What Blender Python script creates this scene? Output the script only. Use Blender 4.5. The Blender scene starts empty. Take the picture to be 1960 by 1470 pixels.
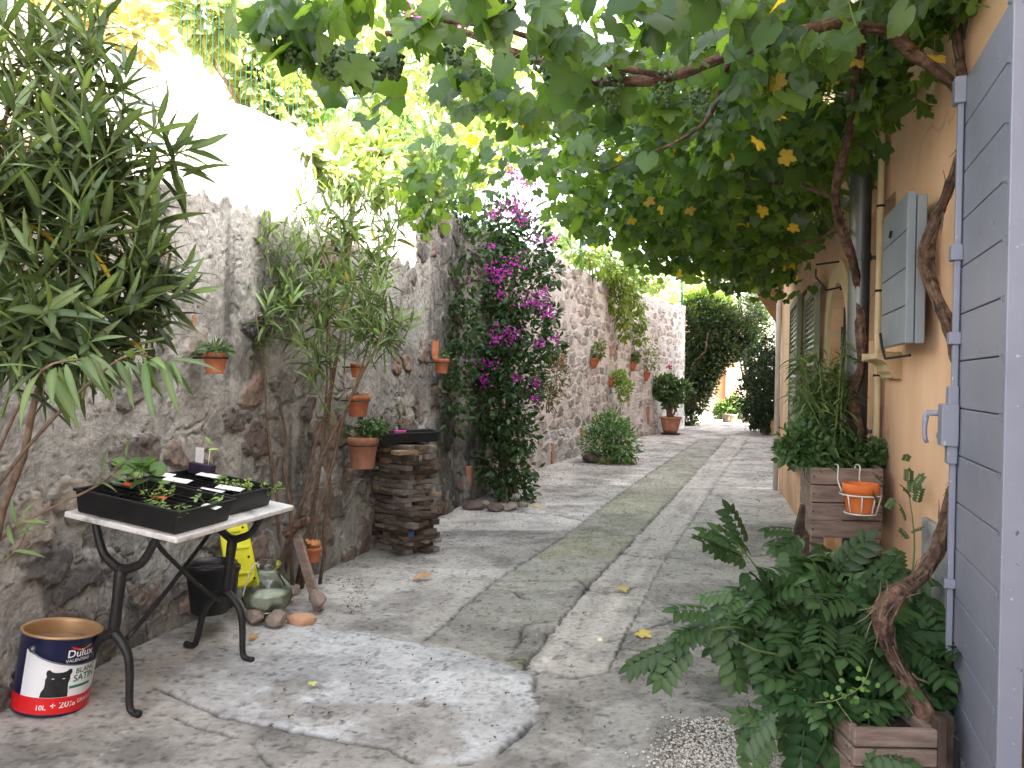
import bpy, bmesh, math, random
import numpy as np
from mathutils import Vector, Matrix
from mathutils.geometry import tessellate_polygon
random.seed(7); rng = np.random.default_rng(7)
scene = bpy.context.scene; col = scene.collection
R_ = math.radians
# ------------------------------------------------------------------ camera, sky, sun, exposure
F_PX = 1500.0; CAM = np.array([0, 0, 1.30]); ROLL = R_(1.0); PITCH = R_(-0.5)
f_ = np.array([0, math.cos(PITCH), math.sin(PITCH)])
u0_ = np.cross(np.array([1., 0, 0]), f_)
r_ = math.cos(ROLL) * np.array([1., 0, 0]) + math.sin(ROLL) * u0_
u_ = -math.sin(ROLL) * np.array([1., 0, 0]) + math.cos(ROLL) * u0_
cam = bpy.data.objects.new('camera', bpy.data.cameras.new('camera')); col.objects.link(cam)
cam.data.sensor_width = 36; cam.data.lens = F_PX / 1960 * 36; cam.data.clip_end = 2000; cam.data.clip_start = 0.05
cam.matrix_world = Matrix([[r_[0], u_[0], -f_[0], CAM[0]], [r_[1], u_[1], -f_[1], CAM[1]], [r_[2], u_[2], -f_[2], CAM[2]], [0, 0, 0, 1]])
scene.camera = cam
SUN_EL = R_(38); SUN_DIR = np.array([0.955, -0.30])      # horizontal direction towards the sun
SUN_DIR = SUN_DIR / np.linalg.norm(SUN_DIR)
world = bpy.data.worlds.new('World'); scene.world = world; world.use_nodes = True
nt = world.node_tree; bg = nt.nodes['Background']
sky = nt.nodes.new('ShaderNodeTexSky'); sky.sky_type = 'NISHITA'; sky.sun_disc = False
sky.sun_elevation = SUN_EL; sky.sun_rotation = math.atan2(SUN_DIR[0], SUN_DIR[1]); sky.dust_density = 2.5
sky.air_density = 0.8; sky.ozone_density = 0.4
hsv = nt.nodes.new('ShaderNodeHueSaturation'); hsv.inputs['Saturation'].default_value = 0.28      # hazy, milky summer sky
nt.links.new(sky.outputs[0], hsv.inputs['Color']); nt.links.new(hsv.outputs[0], bg.inputs['Color']); bg.inputs['Strength'].default_value = 0.15
sd = bpy.data.lights.new('sun', 'SUN'); sd.energy = 4.5; sd.angle = R_(0.53); sd.color = (1, 0.94, 0.82)
sun = bpy.data.objects.new('sun', sd); col.objects.link(sun); sun.location = (10, -4, 20)
to_sun = Vector((SUN_DIR[0] * math.cos(SUN_EL), SUN_DIR[1] * math.cos(SUN_EL), math.sin(SUN_EL)))
sun.rotation_euler = to_sun.to_track_quat('Z', 'Y').to_euler()
scene.view_settings.view_transform = 'Standard'; scene.view_settings.look = 'None'
scene.view_settings.exposure = 3.55; scene.view_settings.gamma = 1.0
scene.cycles.max_bounces = 8; scene.cycles.transmission_bounces = 6; scene.cycles.use_denoising = True
scene.cycles.sample_clamp_indirect = 6

# ------------------------------------------------------------------ pixel -> world helpers (photo pixels, 1960 x 1470)
def ray(u, v): return f_ + (u - 980) / F_PX * r_ - (v - 735) / F_PX * u_
def atY(u, v, Y):
    d = ray(u, v); return CAM + d * (Y / d[1])
def atZ(u, v, z=0.0):
    d = ray(u, v); return CAM + d * ((z - CAM[2]) / d[2])
def G(u, v): return atZ(u, v, 0.0)[:2]
LW = np.array([(-3.0, -1.3), (-1.87, 2.9), (0.40, 11.3), (2.6, 17.0), (4.7, 21.4)])
LSEG = np.linalg.norm(np.diff(LW, axis=0), axis=1); LCUM = np.concatenate([[0], np.cumsum(LSEG)])
def lw_at(s):
    i = int(np.clip(np.searchsorted(LCUM, s) - 1, 0, len(LSEG) - 1)); t = (s - LCUM[i]) / LSEG[i]
    d = (LW[i + 1] - LW[i]) / LSEG[i]
    return LW[i] + (LW[i + 1] - LW[i]) * t, d, np.array([d[1], -d[0]])
def onL(u, v, off=0.0):
    d = ray(u, v)
    for i in range(len(LSEG)):
        t = (LW[i + 1] - LW[i]) / LSEG[i]; n = np.array([t[1], -t[0]]); p0 = LW[i] + n * off
        k = np.dot(p0 - CAM[:2], n) / np.dot(d[:2], n); p = CAM + d * k
        s = np.dot(p[:2] - p0, t)
        if k > 0 and (s <= LSEG[i] or i == len(LSEG) - 1): return p
def dist_left_wall(x, y):
    p0 = LW[0]; t = (LW[1] - LW[0]) / LSEG[0]
    return (x - p0[0]) * t[1] - (y - p0[1]) * t[0]
HO = np.array([0.872, 0.0]); HT = np.array([0.251, 1.0]); HT = HT / np.linalg.norm(HT); HN = np.array([-HT[1], HT[0]])
def H(s, z, off=0.0):
    p = HO + HT * s + HN * off; return np.array([p[0], p[1], z])
def onH(u, v, off=0.0):
    d = ray(u, v); p0 = HO + HN * off; k = np.dot(p0 - CAM[:2], HN) / np.dot(d[:2], HN)
    return CAM + d * k
def sz(u, v, off=0.0):
    p = onH(u, v, off); return float(np.dot(p[:2] - HO, HT)), float(p[2])

# ------------------------------------------------------------------ noise
_tab = np.random.default_rng(3).random((256, 256))
def vnoise(x, y):
    xi = np.floor(x).astype(int); yi = np.floor(y).astype(int); fx = x - xi; fy = y - yi
    fx = fx * fx * (3 - 2 * fx); fy = fy * fy * (3 - 2 * fy)
    a = _tab[xi & 255, yi & 255]; b = _tab[(xi + 1) & 255, yi & 255]; c = _tab[xi & 255, (yi + 1) & 255]; d = _tab[(xi + 1) & 255, (yi + 1) & 255]
    return (a * (1 - fx) + b * fx) * (1 - fy) + (c * (1 - fx) + d * fx) * fy
def fbm(x, y, sc=1.0, octv=5, seed=0):
    s = 0; a = 0.5; t = 0; x = np.asarray(x, float) * sc + seed * 17.3; y = np.asarray(y, float) * sc + seed * 9.1
    for o in range(octv):
        s = s + a * vnoise(x, y); t += a; a *= 0.55; x = x * 2.03 + 5.2; y = y * 2.03 + 1.3
    return s / t
def sstep(a, b, x):
    t = np.clip((x - a) / (b - a), 0, 1); return t * t * (3 - 2 * t)
def in_poly(px, py, poly):
    inside = np.zeros(px.shape, bool); n = len(poly)
    for i in range(n):
        x1, y1 = poly[i]; x2, y2 = poly[(i + 1) % n]
        c = ((y1 > py) != (y2 > py))
        with np.errstate(divide='ignore', invalid='ignore'):
            inside ^= c & (px < (x2 - x1) * (py - y1) / (y2 - y1 + 1e-12) + x1)
    return inside
def dist_line(px, py, pts):
    d = np.full(px.shape, 1e3)
    for (x1, y1), (x2, y2) in zip(pts[:-1], pts[1:]):
        vx, vy = x2 - x1, y2 - y1; L = vx * vx + vy * vy + 1e-12
        t = np.clip(((px - x1) * vx + (py - y1) * vy) / L, 0, 1)
        d = np.minimum(d, np.hypot(px - x1 - t * vx, py - y1 - t * vy))
    return d
def sdf(px, py, poly):      # signed distance, positive inside
    d = dist_line(px, py, list(poly) + [poly[0]]); return np.where(in_poly(px, py, poly), d, -d)

# ------------------------------------------------------------------ materials
def new_mat(name):
    m = bpy.data.materials.new(name); m.use_nodes = True; n = m.node_tree.nodes; l = m.node_tree.links
    return m, n, l, n['Principled BSDF']
def mk(name, c1, c2=None, sc=8.0, rough=0.8, bump=0.1, bsc=None, metal=0.0, spec=0.3, stretch=(1, 1, 1), detail=6, lo=0.35, hi=0.65, attr=None):
    m, n, l, p = new_mat(name)
    p.inputs['Roughness'].default_value = rough; p.inputs['Metallic'].default_value = metal; p.inputs['Specular IOR Level'].default_value = spec
    tc = n.new('ShaderNodeTexCoord'); mp = n.new('ShaderNodeMapping'); mp.inputs['Scale'].default_value = stretch
    l.new(tc.outputs['Object'], mp.inputs['Vector'])
    nz = n.new('ShaderNodeTexNoise'); nz.inputs['Scale'].default_value = sc; nz.inputs['Detail'].default_value = detail; nz.inputs['Roughness'].default_value = 0.62
    l.new(mp.outputs[0], nz.inputs['Vector'])
    rp = n.new('ShaderNodeValToRGB'); rp.color_ramp.elements[0].position = lo; rp.color_ramp.elements[1].position = hi
    c2 = c2 or c1
    rp.color_ramp.elements[0].color = (*c1, 1); rp.color_ramp.elements[1].color = (*c2, 1)
    l.new(nz.outputs['Fac'], rp.inputs['Fac']); out = rp.outputs[0]
    if attr:
        at = n.new('ShaderNodeAttribute'); at.attribute_name = attr
        mx = n.new('ShaderNodeMix'); mx.data_type = 'RGBA'; mx.blend_type = 'MULTIPLY'; mx.inputs[0].default_value = 1
        l.new(out, mx.inputs[6]); l.new(at.outputs['Color'], mx.inputs[7]); out = mx.outputs[2]
    l.new(out, p.inputs['Base Color'])
    if bump:
        b = n.new('ShaderNodeTexNoise'); b.inputs['Scale'].default_value = bsc or sc * 4; b.inputs['Detail'].default_value = 5
        l.new(mp.outputs[0], b.inputs['Vector'])
        bp = n.new('ShaderNodeBump'); bp.inputs['Strength'].default_value = bump; bp.inputs['Distance'].default_value = 0.02
        l.new(b.outputs['Fac'], bp.inputs['Height']); l.new(bp.outputs[0], p.inputs['Normal'])
    return m
def leaf_mat(name, rough=0.45, trans=0.35, boost=(1.5, 1.5, 0.5), spec=0.35):
    m, n, l, p = new_mat(name)
    at = n.new('ShaderNodeAttribute'); at.attribute_name = 'Col'
    p.inputs['Roughness'].default_value = rough; p.inputs['Specular IOR Level'].default_value = spec
    l.new(at.outputs['Color'], p.inputs['Base Color'])
    t = n.new('ShaderNodeBsdfTranslucent'); mx = n.new('ShaderNodeMix'); mx.data_type = 'RGBA'; mx.blend_type = 'MULTIPLY'; mx.inputs[0].default_value = 1
    l.new(at.outputs['Color'], mx.inputs[6]); mx.inputs[7].default_value = (*boost, 1); l.new(mx.outputs[2], t.inputs['Color'])
    ms = n.new('ShaderNodeMixShader'); ms.inputs[0].default_value = trans
    l.new(p.outputs[0], ms.inputs[1]); l.new(t.outputs[0], ms.inputs[2]); l.new(ms.outputs[0], n['Material Output'].inputs['Surface'])
    return m
def attr_mat(name, sc=60, rough=0.9, bump=0.25, bsc=140, lo=0.58, hi=1.3):
    return mk(name, (lo,) * 3, (hi,) * 3, sc=sc, rough=rough, bump=bump, bsc=bsc, lo=0.3, hi=0.7, attr='Col', spec=0.2)
M = {}
M['ground'] = attr_mat('concrete', sc=30, rough=0.88, bump=0.22, bsc=140, lo=.80, hi=1.12)
M['wall'] = attr_mat('rubble_masonry', sc=38, rough=0.95, bump=0.4, bsc=90, lo=.74, hi=1.16)
M['terracotta'] = mk('terracotta', (0.40, 0.115, 0.05), (0.52, 0.19, 0.10), sc=14, rough=0.85, bump=0.08)
M['terracotta_old'] = mk('old_terracotta', (0.33, 0.13, 0.08), (0.46, 0.24, 0.16), sc=9, rough=0.9, bump=0.1)
M['orange_pot'] = mk('orange_terracotta', (0.60, 0.14, 0.03), (0.66, 0.19, 0.06), sc=10, rough=0.75, bump=0.05)
M['soil'] = mk('soil', (0.012, 0.009, 0.007), (0.04, 0.028, 0.02), sc=60, rough=0.95, bump=0.6, bsc=120)
M['plastic'] = mk('black_plastic', (0.006, 0.006, 0.007), (0.011, 0.011, 0.012), sc=10, rough=0.42, bump=0.02, spec=0.4)
M['iron'] = mk('cast_iron', (0.008, 0.008, 0.009), (0.018, 0.016, 0.015), sc=30, rough=0.5, bump=0.12, spec=0.4)
M['bark'] = mk('vine_bark', (0.045, 0.026, 0.018), (0.17, 0.10, 0.07), sc=26, rough=0.95, bump=0.7, bsc=70, attr='Col')
M['stem'] = mk('stem_bark', (0.10, 0.065, 0.045), (0.20, 0.14, 0.10), sc=22, rough=0.9, bump=0.2)
M['green_stem'] = mk('green_stem', (0.09, 0.14, 0.04), (0.14, 0.18, 0.06), sc=20, rough=0.7, bump=0.05)
M['orange_wall'] = None
M['lilac'] = mk('lilac_paint', (0.185, 0.193, 0.25), (0.245, 0.25, 0.305), sc=2.2, rough=0.42, bump=0.05, bsc=40, detail=10, lo=.3, hi=.7, spec=0.4)
M['grey_paint'] = mk('grey_blue_paint', (0.17, 0.20, 0.23), (0.225, 0.25, 0.28), sc=4, rough=0.4, bump=0.04, spec=0.4)
M['green_paint'] = mk('olive_green_paint', (0.16, 0.19, 0.12), (0.21, 0.24, 0.16), sc=4, rough=0.5, bump=0.04)
def specks(m, colr, lo, hi, sc):
    n = m.node_tree.nodes; l = m.node_tree.links; p = n['Principled BSDF']; src = p.inputs['Base Color'].links[0].from_socket
    tc = n.new('ShaderNodeTexCoord'); z = n.new('ShaderNodeTexNoise'); z.inputs['Scale'].default_value = sc; z.inputs['Detail'].default_value = 3; l.new(tc.outputs['Object'], z.inputs['Vector'])
    r = n.new('ShaderNodeValToRGB'); r.color_ramp.elements[0].position = lo; r.color_ramp.elements[1].position = hi; l.new(z.outputs['Fac'], r.inputs['Fac'])
    mx = n.new('ShaderNodeMix'); mx.data_type = 'RGBA'; l.new(r.outputs[0], mx.inputs[0]); l.new(src, mx.inputs[6]); mx.inputs[7].default_value = (*colr, 1); l.new(mx.outputs[2], p.inputs['Base Color'])
specks(M['lilac'], (.42, .42, .46), .70, .735, 55); specks(M['lilac'], (.10, .09, .10), .715, .74, 34); specks(M['grey_paint'], (.08, .08, .08), .72, .74, 45)
M['dark_line'] = mk('dark_gap', (0.01, 0.01, 0.012), rough=0.9, bump=0)
M['zinc'] = mk('zinc', (0.10, 0.105, 0.11), (0.19, 0.19, 0.19), sc=5, rough=0.42, bump=0.03, metal=0.75, stretch=(1, 1, .3))
M['white_pipe'] = mk('white_pvc', (0.55, 0.5, 0.45), (0.66, 0.6, 0.55), sc=6, rough=0.6, bump=0.02)
M['cream'] = mk('cream_stone', (0.50, 0.38, 0.22), (0.60, 0.48, 0.30), sc=9, rough=0.85, bump=0.1)
M['wood_grey'] = mk('weathered_wood', (0.15, 0.105, 0.085), (0.27, 0.20, 0.165), sc=7, rough=0.85, bump=0.2, stretch=(1, 1, 6))
M['wood_dark'] = mk('dark_wood', (0.035, 0.025, 0.02), (0.09, 0.06, 0.045), sc=12, rough=0.85, bump=0.2)
M['marble'] = mk('marble', (0.30, 0.29, 0.30), (0.66, 0.65, 0.64), sc=9, rough=0.35, bump=0.0, spec=0.4, detail=9, lo=0.36, hi=0.5)
M['white_wire'] = mk('white_wire', (0.6, 0.58, 0.52), rough=0.5, bump=0)
M['stone'] = mk('stone', (0.16, 0.12, 0.10), (0.30, 0.25, 0.21), sc=9, rough=0.95, bump=0.35)
M['stone_tan'] = mk('tan_stone', (0.40, 0.22, 0.13), (0.50, 0.30, 0.19), sc=7, rough=0.9, bump=0.2)
M['stone_dark'] = mk('dark_stone', (0.07, 0.055, 0.05), (0.16, 0.12, 0.10), sc=9, rough=0.95, bump=0.4)
M['yellow'] = mk('yellow_plastic', (0.62, 0.60, 0.015), (0.66, 0.64, 0.03), sc=5, rough=0.45, bump=0.01, spec=0.4)
M['navy'] = mk('navy_paint', (0.008, 0.010, 0.045), rough=0.3, bump=0, spec=0.5)
M['white'] = mk('white_print', (0.66, 0.66, 0.68), rough=0.35, bump=0, spec=0.5)
M['red'] = mk('red_print', (0.55, 0.012, 0.015), rough=0.3, bump=0, spec=0.5)
M['black'] = mk('black_print', (0.010, 0.010, 0.011), (0.022, 0.022, 0.024), sc=40, rough=0.4, bump=0)
M['green_print'] = mk('green_print', (0.02, 0.16, 0.09), rough=0.4, bump=0)
M['yellow_print'] = mk('yellow_print', (0.75, 0.42, 0.03), rough=0.4, bump=0)
M['tin'] = mk('gilt_tin', (0.42, 0.26, 0.13), (0.50, 0.33, 0.18), sc=4, rough=0.38, bump=0.02, metal=0.35)
M['murky'] = mk('murky_water', (0.24, 0.15, 0.11), (0.31, 0.20, 0.15), sc=5, rough=0.12, bump=0)
M['card'] = mk('white_card', (0.68, 0.68, 0.70), rough=0.6, bump=0)
M['purple'] = mk('purple_plastic', (0.03, 0.02, 0.04), rough=0.5, bump=0)
M['redcard'] = mk('red_card', (0.6, 0.08, 0.03), rough=0.5, bump=0)
M['blue'] = mk('blue_paint', (0.04, 0.13, 0.32), rough=0.7, bump=0)
M['pink'] = mk('pink_plastic', (0.45, 0.06, 0.26), rough=0.5, bump=0)
M['tile'] = mk('roof_tile', (0.33, 0.14, 0.08), (0.45, 0.24, 0.14), sc=5, rough=0.9, bump=0.1)
M['plinth'] = mk('grey_plinth', (0.20, 0.21, 0.21), (0.5, 0.49, 0.46), sc=7, rough=0.85, bump=0.1, lo=0.42, hi=0.72)
M['lgreen'] = mk('green_metal', (0.02, 0.10, 0.06), rough=0.5, bump=0)
M['bank'] = mk('dry_earth', (0.30, 0.22, 0.11), (0.36, 0.33, 0.14), sc=3, rough=0.95, bump=0.5)
M['pale_house'] = mk('pale_stone_wall', (0.42, 0.39, 0.35), (0.60, 0.57, 0.53), sc=2.5, rough=0.9, bump=0.3, lo=.4, hi=.6)
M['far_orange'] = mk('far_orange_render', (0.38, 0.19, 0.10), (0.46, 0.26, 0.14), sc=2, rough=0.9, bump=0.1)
M['leaf'] = leaf_mat('foliage', 0.42, 0.30)
M['vine_leaf'] = leaf_mat('vine_foliage', 0.36, 0.56, (3.3, 2.8, 0.7), 0.5)
M['petal'] = leaf_mat('petals', 0.6, 0.35, (1.2, 0.8, 1.2), 0.2)
M['dry_leaf'] = leaf_mat('dry_leaves', 0.8, 0.15, (1, 1, 1), 0.1)
M['grape'] = mk('green_grape', (0.035, 0.07, 0.025), (0.08, 0.13, 0.05), sc=25, rough=0.35, bump=0)
M['chip'] = attr_mat('gravel_chips', sc=90, rough=0.9, bump=0.1)
gm, gn, gl, gp = new_mat('green_glass'); M['glass'] = gm
gt = gn.new('ShaderNodeBsdfTransparent'); gt.inputs['Color'].default_value = (0.86, 0.95, 0.93, 1)
gg = gn.new('ShaderNodeBsdfGlossy'); gg.inputs['Roughness'].default_value = 0.03; gf = gn.new('ShaderNodeLayerWeight'); gf.inputs['Blend'].default_value = .34
gx_ = gn.new('ShaderNodeMixShader'); gl.new(gf.outputs[0], gx_.inputs[0]); gl.new(gt.outputs[0], gx_.inputs[1]); gl.new(gg.outputs[0], gx_.inputs[2]); gl.new(gx_.outputs[0], gn['Material Output'].inputs['Surface'])
wm, wn, wl, wp = new_mat('window_glass'); M['pane'] = wm
wp.inputs['Base Color'].default_value = (0.02, 0.025, 0.03, 1); wp.inputs['Roughness'].default_value = 0.05
def house_render(name, lo, hi, ):       # lime render with water stains of their own shape
    m = mk(name, lo, hi, sc=1.6, rough=0.9, bump=0.12, bsc=120, detail=9, lo=.3, hi=.7)
    n = m.node_tree.nodes; l = m.node_tree.links; p = n['Principled BSDF']
    src = p.inputs['Base Color'].links[0].from_socket
    tc = n.new('ShaderNodeTexCoord'); mp = n.new('ShaderNodeMapping'); mp.inputs['Scale'].default_value = (2.2, 2.2, .5)
    l.new(tc.outputs['Object'], mp.inputs['Vector'])
    z = n.new('ShaderNodeTexNoise'); z.inputs['Scale'].default_value = 1.5; z.inputs['Detail'].default_value = 7; l.new(mp.outputs[0], z.inputs['Vector'])
    r = n.new('ShaderNodeValToRGB'); r.color_ramp.elements[0].position = .36; r.color_ramp.elements[0].color = (.62, .66, .66, 1)
    r.color_ramp.elements[1].position = .56; r.color_ramp.elements[1].color = (1, 1, 1, 1); l.new(z.outputs['Fac'], r.inputs['Fac'])
    mx = n.new('ShaderNodeMix'); mx.data_type = 'RGBA'; mx.blend_type = 'MULTIPLY'; mx.inputs[0].default_value = .35
    l.new(src, mx.inputs[6]); l.new(r.outputs[0], mx.inputs[7])
    vo = n.new('ShaderNodeTexVoronoi'); vo.feature = 'DISTANCE_TO_EDGE'; vo.inputs['Scale'].default_value = 1.1      # hairline cracks
    wn_ = n.new('ShaderNodeTexNoise'); wn_.inputs['Scale'].default_value = 3; wn_.inputs['Detail'].default_value = 8; l.new(tc.outputs['Object'], wn_.inputs['Vector'])
    ad_ = n.new('ShaderNodeMix'); ad_.data_type = 'VECTOR'; ad_.inputs[0].default_value = .35; l.new(tc.outputs['Object'], ad_.inputs[4]); l.new(wn_.outputs['Color'], ad_.inputs[5]); l.new(ad_.outputs[1], vo.inputs['Vector'])
    cr = n.new('ShaderNodeValToRGB'); cr.color_ramp.elements[0].color = (.55, .48, .42, 1); cr.color_ramp.elements[0].position = 0; cr.color_ramp.elements[1].position = .006; cr.color_ramp.elements[1].color = (1, 1, 1, 1); l.new(vo.outputs['Distance'], cr.inputs['Fac'])
    m2_ = n.new('ShaderNodeMix'); m2_.data_type = 'RGBA'; m2_.blend_type = 'MULTIPLY'; m2_.inputs[0].default_value = .5; l.new(mx.outputs[2], m2_.inputs[6]); l.new(cr.outputs[0], m2_.inputs[7])
    sx_ = n.new('ShaderNodeSeparateXYZ'); l.new(tc.outputs['Object'], sx_.inputs[0]); mt = n.new('ShaderNodeMath'); mt.operation = 'MULTIPLY_ADD'; l.new(wn_.outputs['Fac'], mt.inputs[0]); mt.inputs[1].default_value = -1.6; l.new(sx_.outputs[2], mt.inputs[2])
    dr_ = n.new('ShaderNodeValToRGB'); dr_.color_ramp.elements[0].position = 0; dr_.color_ramp.elements[0].color = (.70, .62, .56, 1); dr_.color_ramp.elements[1].position = .16; dr_.color_ramp.elements[1].color = (1, 1, 1, 1)
    mp2 = n.new('ShaderNodeMapRange'); mp2.inputs[1].default_value = -.75; mp2.inputs[2].default_value = 1.2; l.new(mt.outputs[0], mp2.inputs[0]); l.new(mp2.outputs[0], dr_.inputs['Fac'])
    m3_ = n.new('ShaderNodeMix'); m3_.data_type = 'RGBA'; m3_.blend_type = 'MULTIPLY'; m3_.inputs[0].default_value = .8; l.new(m2_.outputs[2], m3_.inputs[6]); l.new(dr_.outputs[0], m3_.inputs[7]); l.new(m3_.outputs[2], p.inputs['Base Color'])
    return m
M['orange_wall'] = house_render('orange_render', (0.70, 0.425, 0.26), (0.82, 0.54, 0.355))

# ------------------------------------------------------------------ mesh builder
class MB:
    def __init__(s): s.v = []; s.f = []; s.c = []; s.n = 0; s.hascol = False
    def add(s, V, F, C=None):
        V = np.asarray(V, float).reshape(-1, 3); b = s.n
        s.v.append(V); s.n += len(V)
        if isinstance(F, np.ndarray): s.f.append(F + b)
        else: s.f.append([tuple(i + b for i in q) for q in F])
        if C is not None: s.hascol = True; s.c.append(np.broadcast_to(np.asarray(C, float), (len(V), 3)))
        else: s.c.append(np.ones((len(V), 3)))
        return s
    def box(s, c, size, ax=None, C=None):
        c = np.asarray(c, float); hx, hy, hz = np.asarray(size, float) / 2
        X, Y, Z = (np.eye(3) if ax is None else np.asarray(ax, float))
        V = [c + X * a * hx + Y * b * hy + Z * d * hz for d in (-1, 1) for b in (-1, 1) for a in (-1, 1)]
        return s.add(V, [(0, 2, 3, 1), (4, 5, 7, 6), (0, 1, 5, 4), (2, 6, 7, 3), (0, 4, 6, 2), (1, 3, 7, 5)], C)
    def hexa(s, bot, top, C=None):
        return s.add(list(bot) + list(top), [(3, 2, 1, 0), (4, 5, 6, 7), (0, 1, 5, 4), (1, 2, 6, 5), (2, 3, 7, 6), (3, 0, 4, 7)], C)
    def tube(s, pts, rad, sides=8, ridge=None, cap=True, C=None):
        P = np.asarray(pts, float); n = len(P); rad = np.broadcast_to(np.asarray(rad, float), (n,))
        T = np.gradient(P, axis=0); T /= np.linalg.norm(T, axis=1)[:, None] + 1e-9
        a = np.array([0, 0, 1.]) if abs(T[0][2]) < .9 else np.array([1., 0, 0])
        U = np.cross(T[0], a); U /= np.linalg.norm(U); V = []
        th = np.linspace(0, 2 * math.pi, sides, endpoint=False); CC = []
        for i in range(n):
            U = U - T[i] * np.dot(U, T[i]); U /= np.linalg.norm(U) + 1e-9; W = np.cross(T[i], U)
            rr = np.full(sides, rad[i])
            if ridge: k = ridge(i / (n - 1), th); rr = rr * k; CC.append(np.repeat(np.clip(k ** 2.2, .3, 1.5)[:, None], 3, 1))
            V.append(P[i] + rr[:, None] * (np.cos(th)[:, None] * U + np.sin(th)[:, None] * W))
        F = []
        for i in range(n - 1):
            for k in range(sides):
                k2 = (k + 1) % sides; F.append((i * sides + k, i * sides + k2, (i + 1) * sides + k2, (i + 1) * sides + k))
        if cap: F.append(tuple(range(sides - 1, -1, -1))); F.append(tuple((n - 1) * sides + k for k in range(sides)))
        return s.add(np.concatenate(V), F, np.concatenate(CC) if ridge else C)
    def lathe(s, prof, c=(0, 0, 0), sides=32, fn=None, ax=None, half=False):
        c = np.asarray(c, float); A = np.eye(3) if ax is None else np.asarray(ax, float)
        th = np.linspace(0, math.pi if half else 2 * math.pi, sides, endpoint=half); V = []
        for (r, z) in prof:
            k = fn(th, z) if fn else 1.0
            V.append(c + (r * k * np.cos(th))[:, None] * A[0] + (r * k * np.sin(th))[:, None] * A[1] + z * A[2])
        F = []
        m = sides - 1 if half else sides
        for i in range(len(prof) - 1):
            for k in range(m):
                k2 = (k + 1) % sides; F.append((i * sides + k, i * sides + k2, (i + 1) * sides + k2, (i + 1) * sides + k))
        return s.add(np.concatenate(V), F)
    def rock(s, c, r, seed=0, sub=3, flat=1.0, C=None, amp=.35):
        bm = bmesh.new(); bmesh.ops.create_icosphere(bm, subdivisions=sub, radius=1); V = np.array([v.co[:] for v in bm.verts]); F = [tuple(v.index for v in f.verts) for f in bm.faces]; bm.free()
        rr = np.random.default_rng(seed)
        for k in range(9):                       # cut facets
            d = rr.normal(size=3); d /= np.linalg.norm(d); h = rr.uniform(.55, .85); t = V @ d - h; V -= np.clip(t, 0, None)[:, None] * d * .9
        V *= 1 + amp * (fbm(V[:, 0] * 2 + V[:, 2], V[:, 1] * 2 - V[:, 2], 1, 3, seed) - .5)[:, None]
        return s.add(np.asarray(c) + V * np.asarray(r) , F, C)
    def build(s, name, mat, parent=None, smooth=False, bevel=0, seg=2, local=False):
        me = bpy.data.meshes.new(name); V = np.concatenate(s.v) if s.v else np.zeros((0, 3))
        if parent is not None and not local: V = V - np.array(parent_loc(parent))
        if all(isinstance(q, np.ndarray) for q in s.f) and s.f:
            F = np.concatenate(s.f); k = F.shape[1]
            me.vertices.add(len(V)); me.vertices.foreach_set('co', V.astype(np.float32).ravel())
            me.loops.add(F.size); me.loops.foreach_set('vertex_index', F.astype(np.int32).ravel())
            me.polygons.add(len(F)); me.polygons.foreach_set('loop_start', np.arange(0, F.size, k, dtype=np.int32)); me.update(calc_edges=True)
        else:
            F = []
            for q in s.f: F += [tuple(int(i) for i in t) for t in q]
            me.from_pydata(V.tolist(), [], F)
        if s.hascol:
            a = me.color_attributes.new('Col', 'FLOAT_COLOR', 'POINT'); c = np.concatenate(s.c)
            a.data.foreach_set('color', np.concatenate([c, np.ones((len(c), 1))], 1).astype(np.float32).ravel())
        me.materials.append(mat)
        if smooth: me.polygons.foreach_set('use_smooth', np.ones(len(me.polygons), bool))
        me.update(); o = bpy.data.objects.new(name, me); col.objects.link(o)
        if parent is not None: o.parent = parent
        if bevel:
            b = o.modifiers.new('bevel', 'BEVEL'); b.width = bevel; b.segments = seg; b.limit_method = 'ANGLE'
        if smooth == 'auto': pass
        return o
def parent_loc(o):
    p = np.zeros(3)
    while o is not None: p = p + np.array(o.location[:]); o = o.parent
    return p
def tag(o, label=None, cat=None, group=None, kind=None):
    if label: o['label'] = label
    if cat: o['category'] = cat
    if group: o['group'] = group
    if kind: o['kind'] = kind
    return o
def thing(name, label, cat, loc=(0, 0, 0), group=None, rot=None):
    o = bpy.data.objects.new(name, None); col.objects.link(o); o.location = [float(x) for x in loc]; o.empty_display_size = .1
    if rot is not None: o.rotation_mode = 'QUATERNION'; o.rotation_quaternion = rot
    return tag(o, label, cat, group)

def spline(P, n=60):
    P = np.asarray(P, float); P = np.vstack([2 * P[0] - P[1], P, 2 * P[-1] - P[-2]]); out = []
    m = len(P) - 3
    for q in np.linspace(0, m - 1e-6, n):
        i = int(q); t = q - i; a, b, c, d = P[i:i + 4]; out.append(.5 * (2 * b + (c - a) * t + (2 * a - 5 * b + 4 * c - d) * t * t + (3 * b - a - 3 * c + d) * t ** 3))
    return np.array(out)
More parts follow.
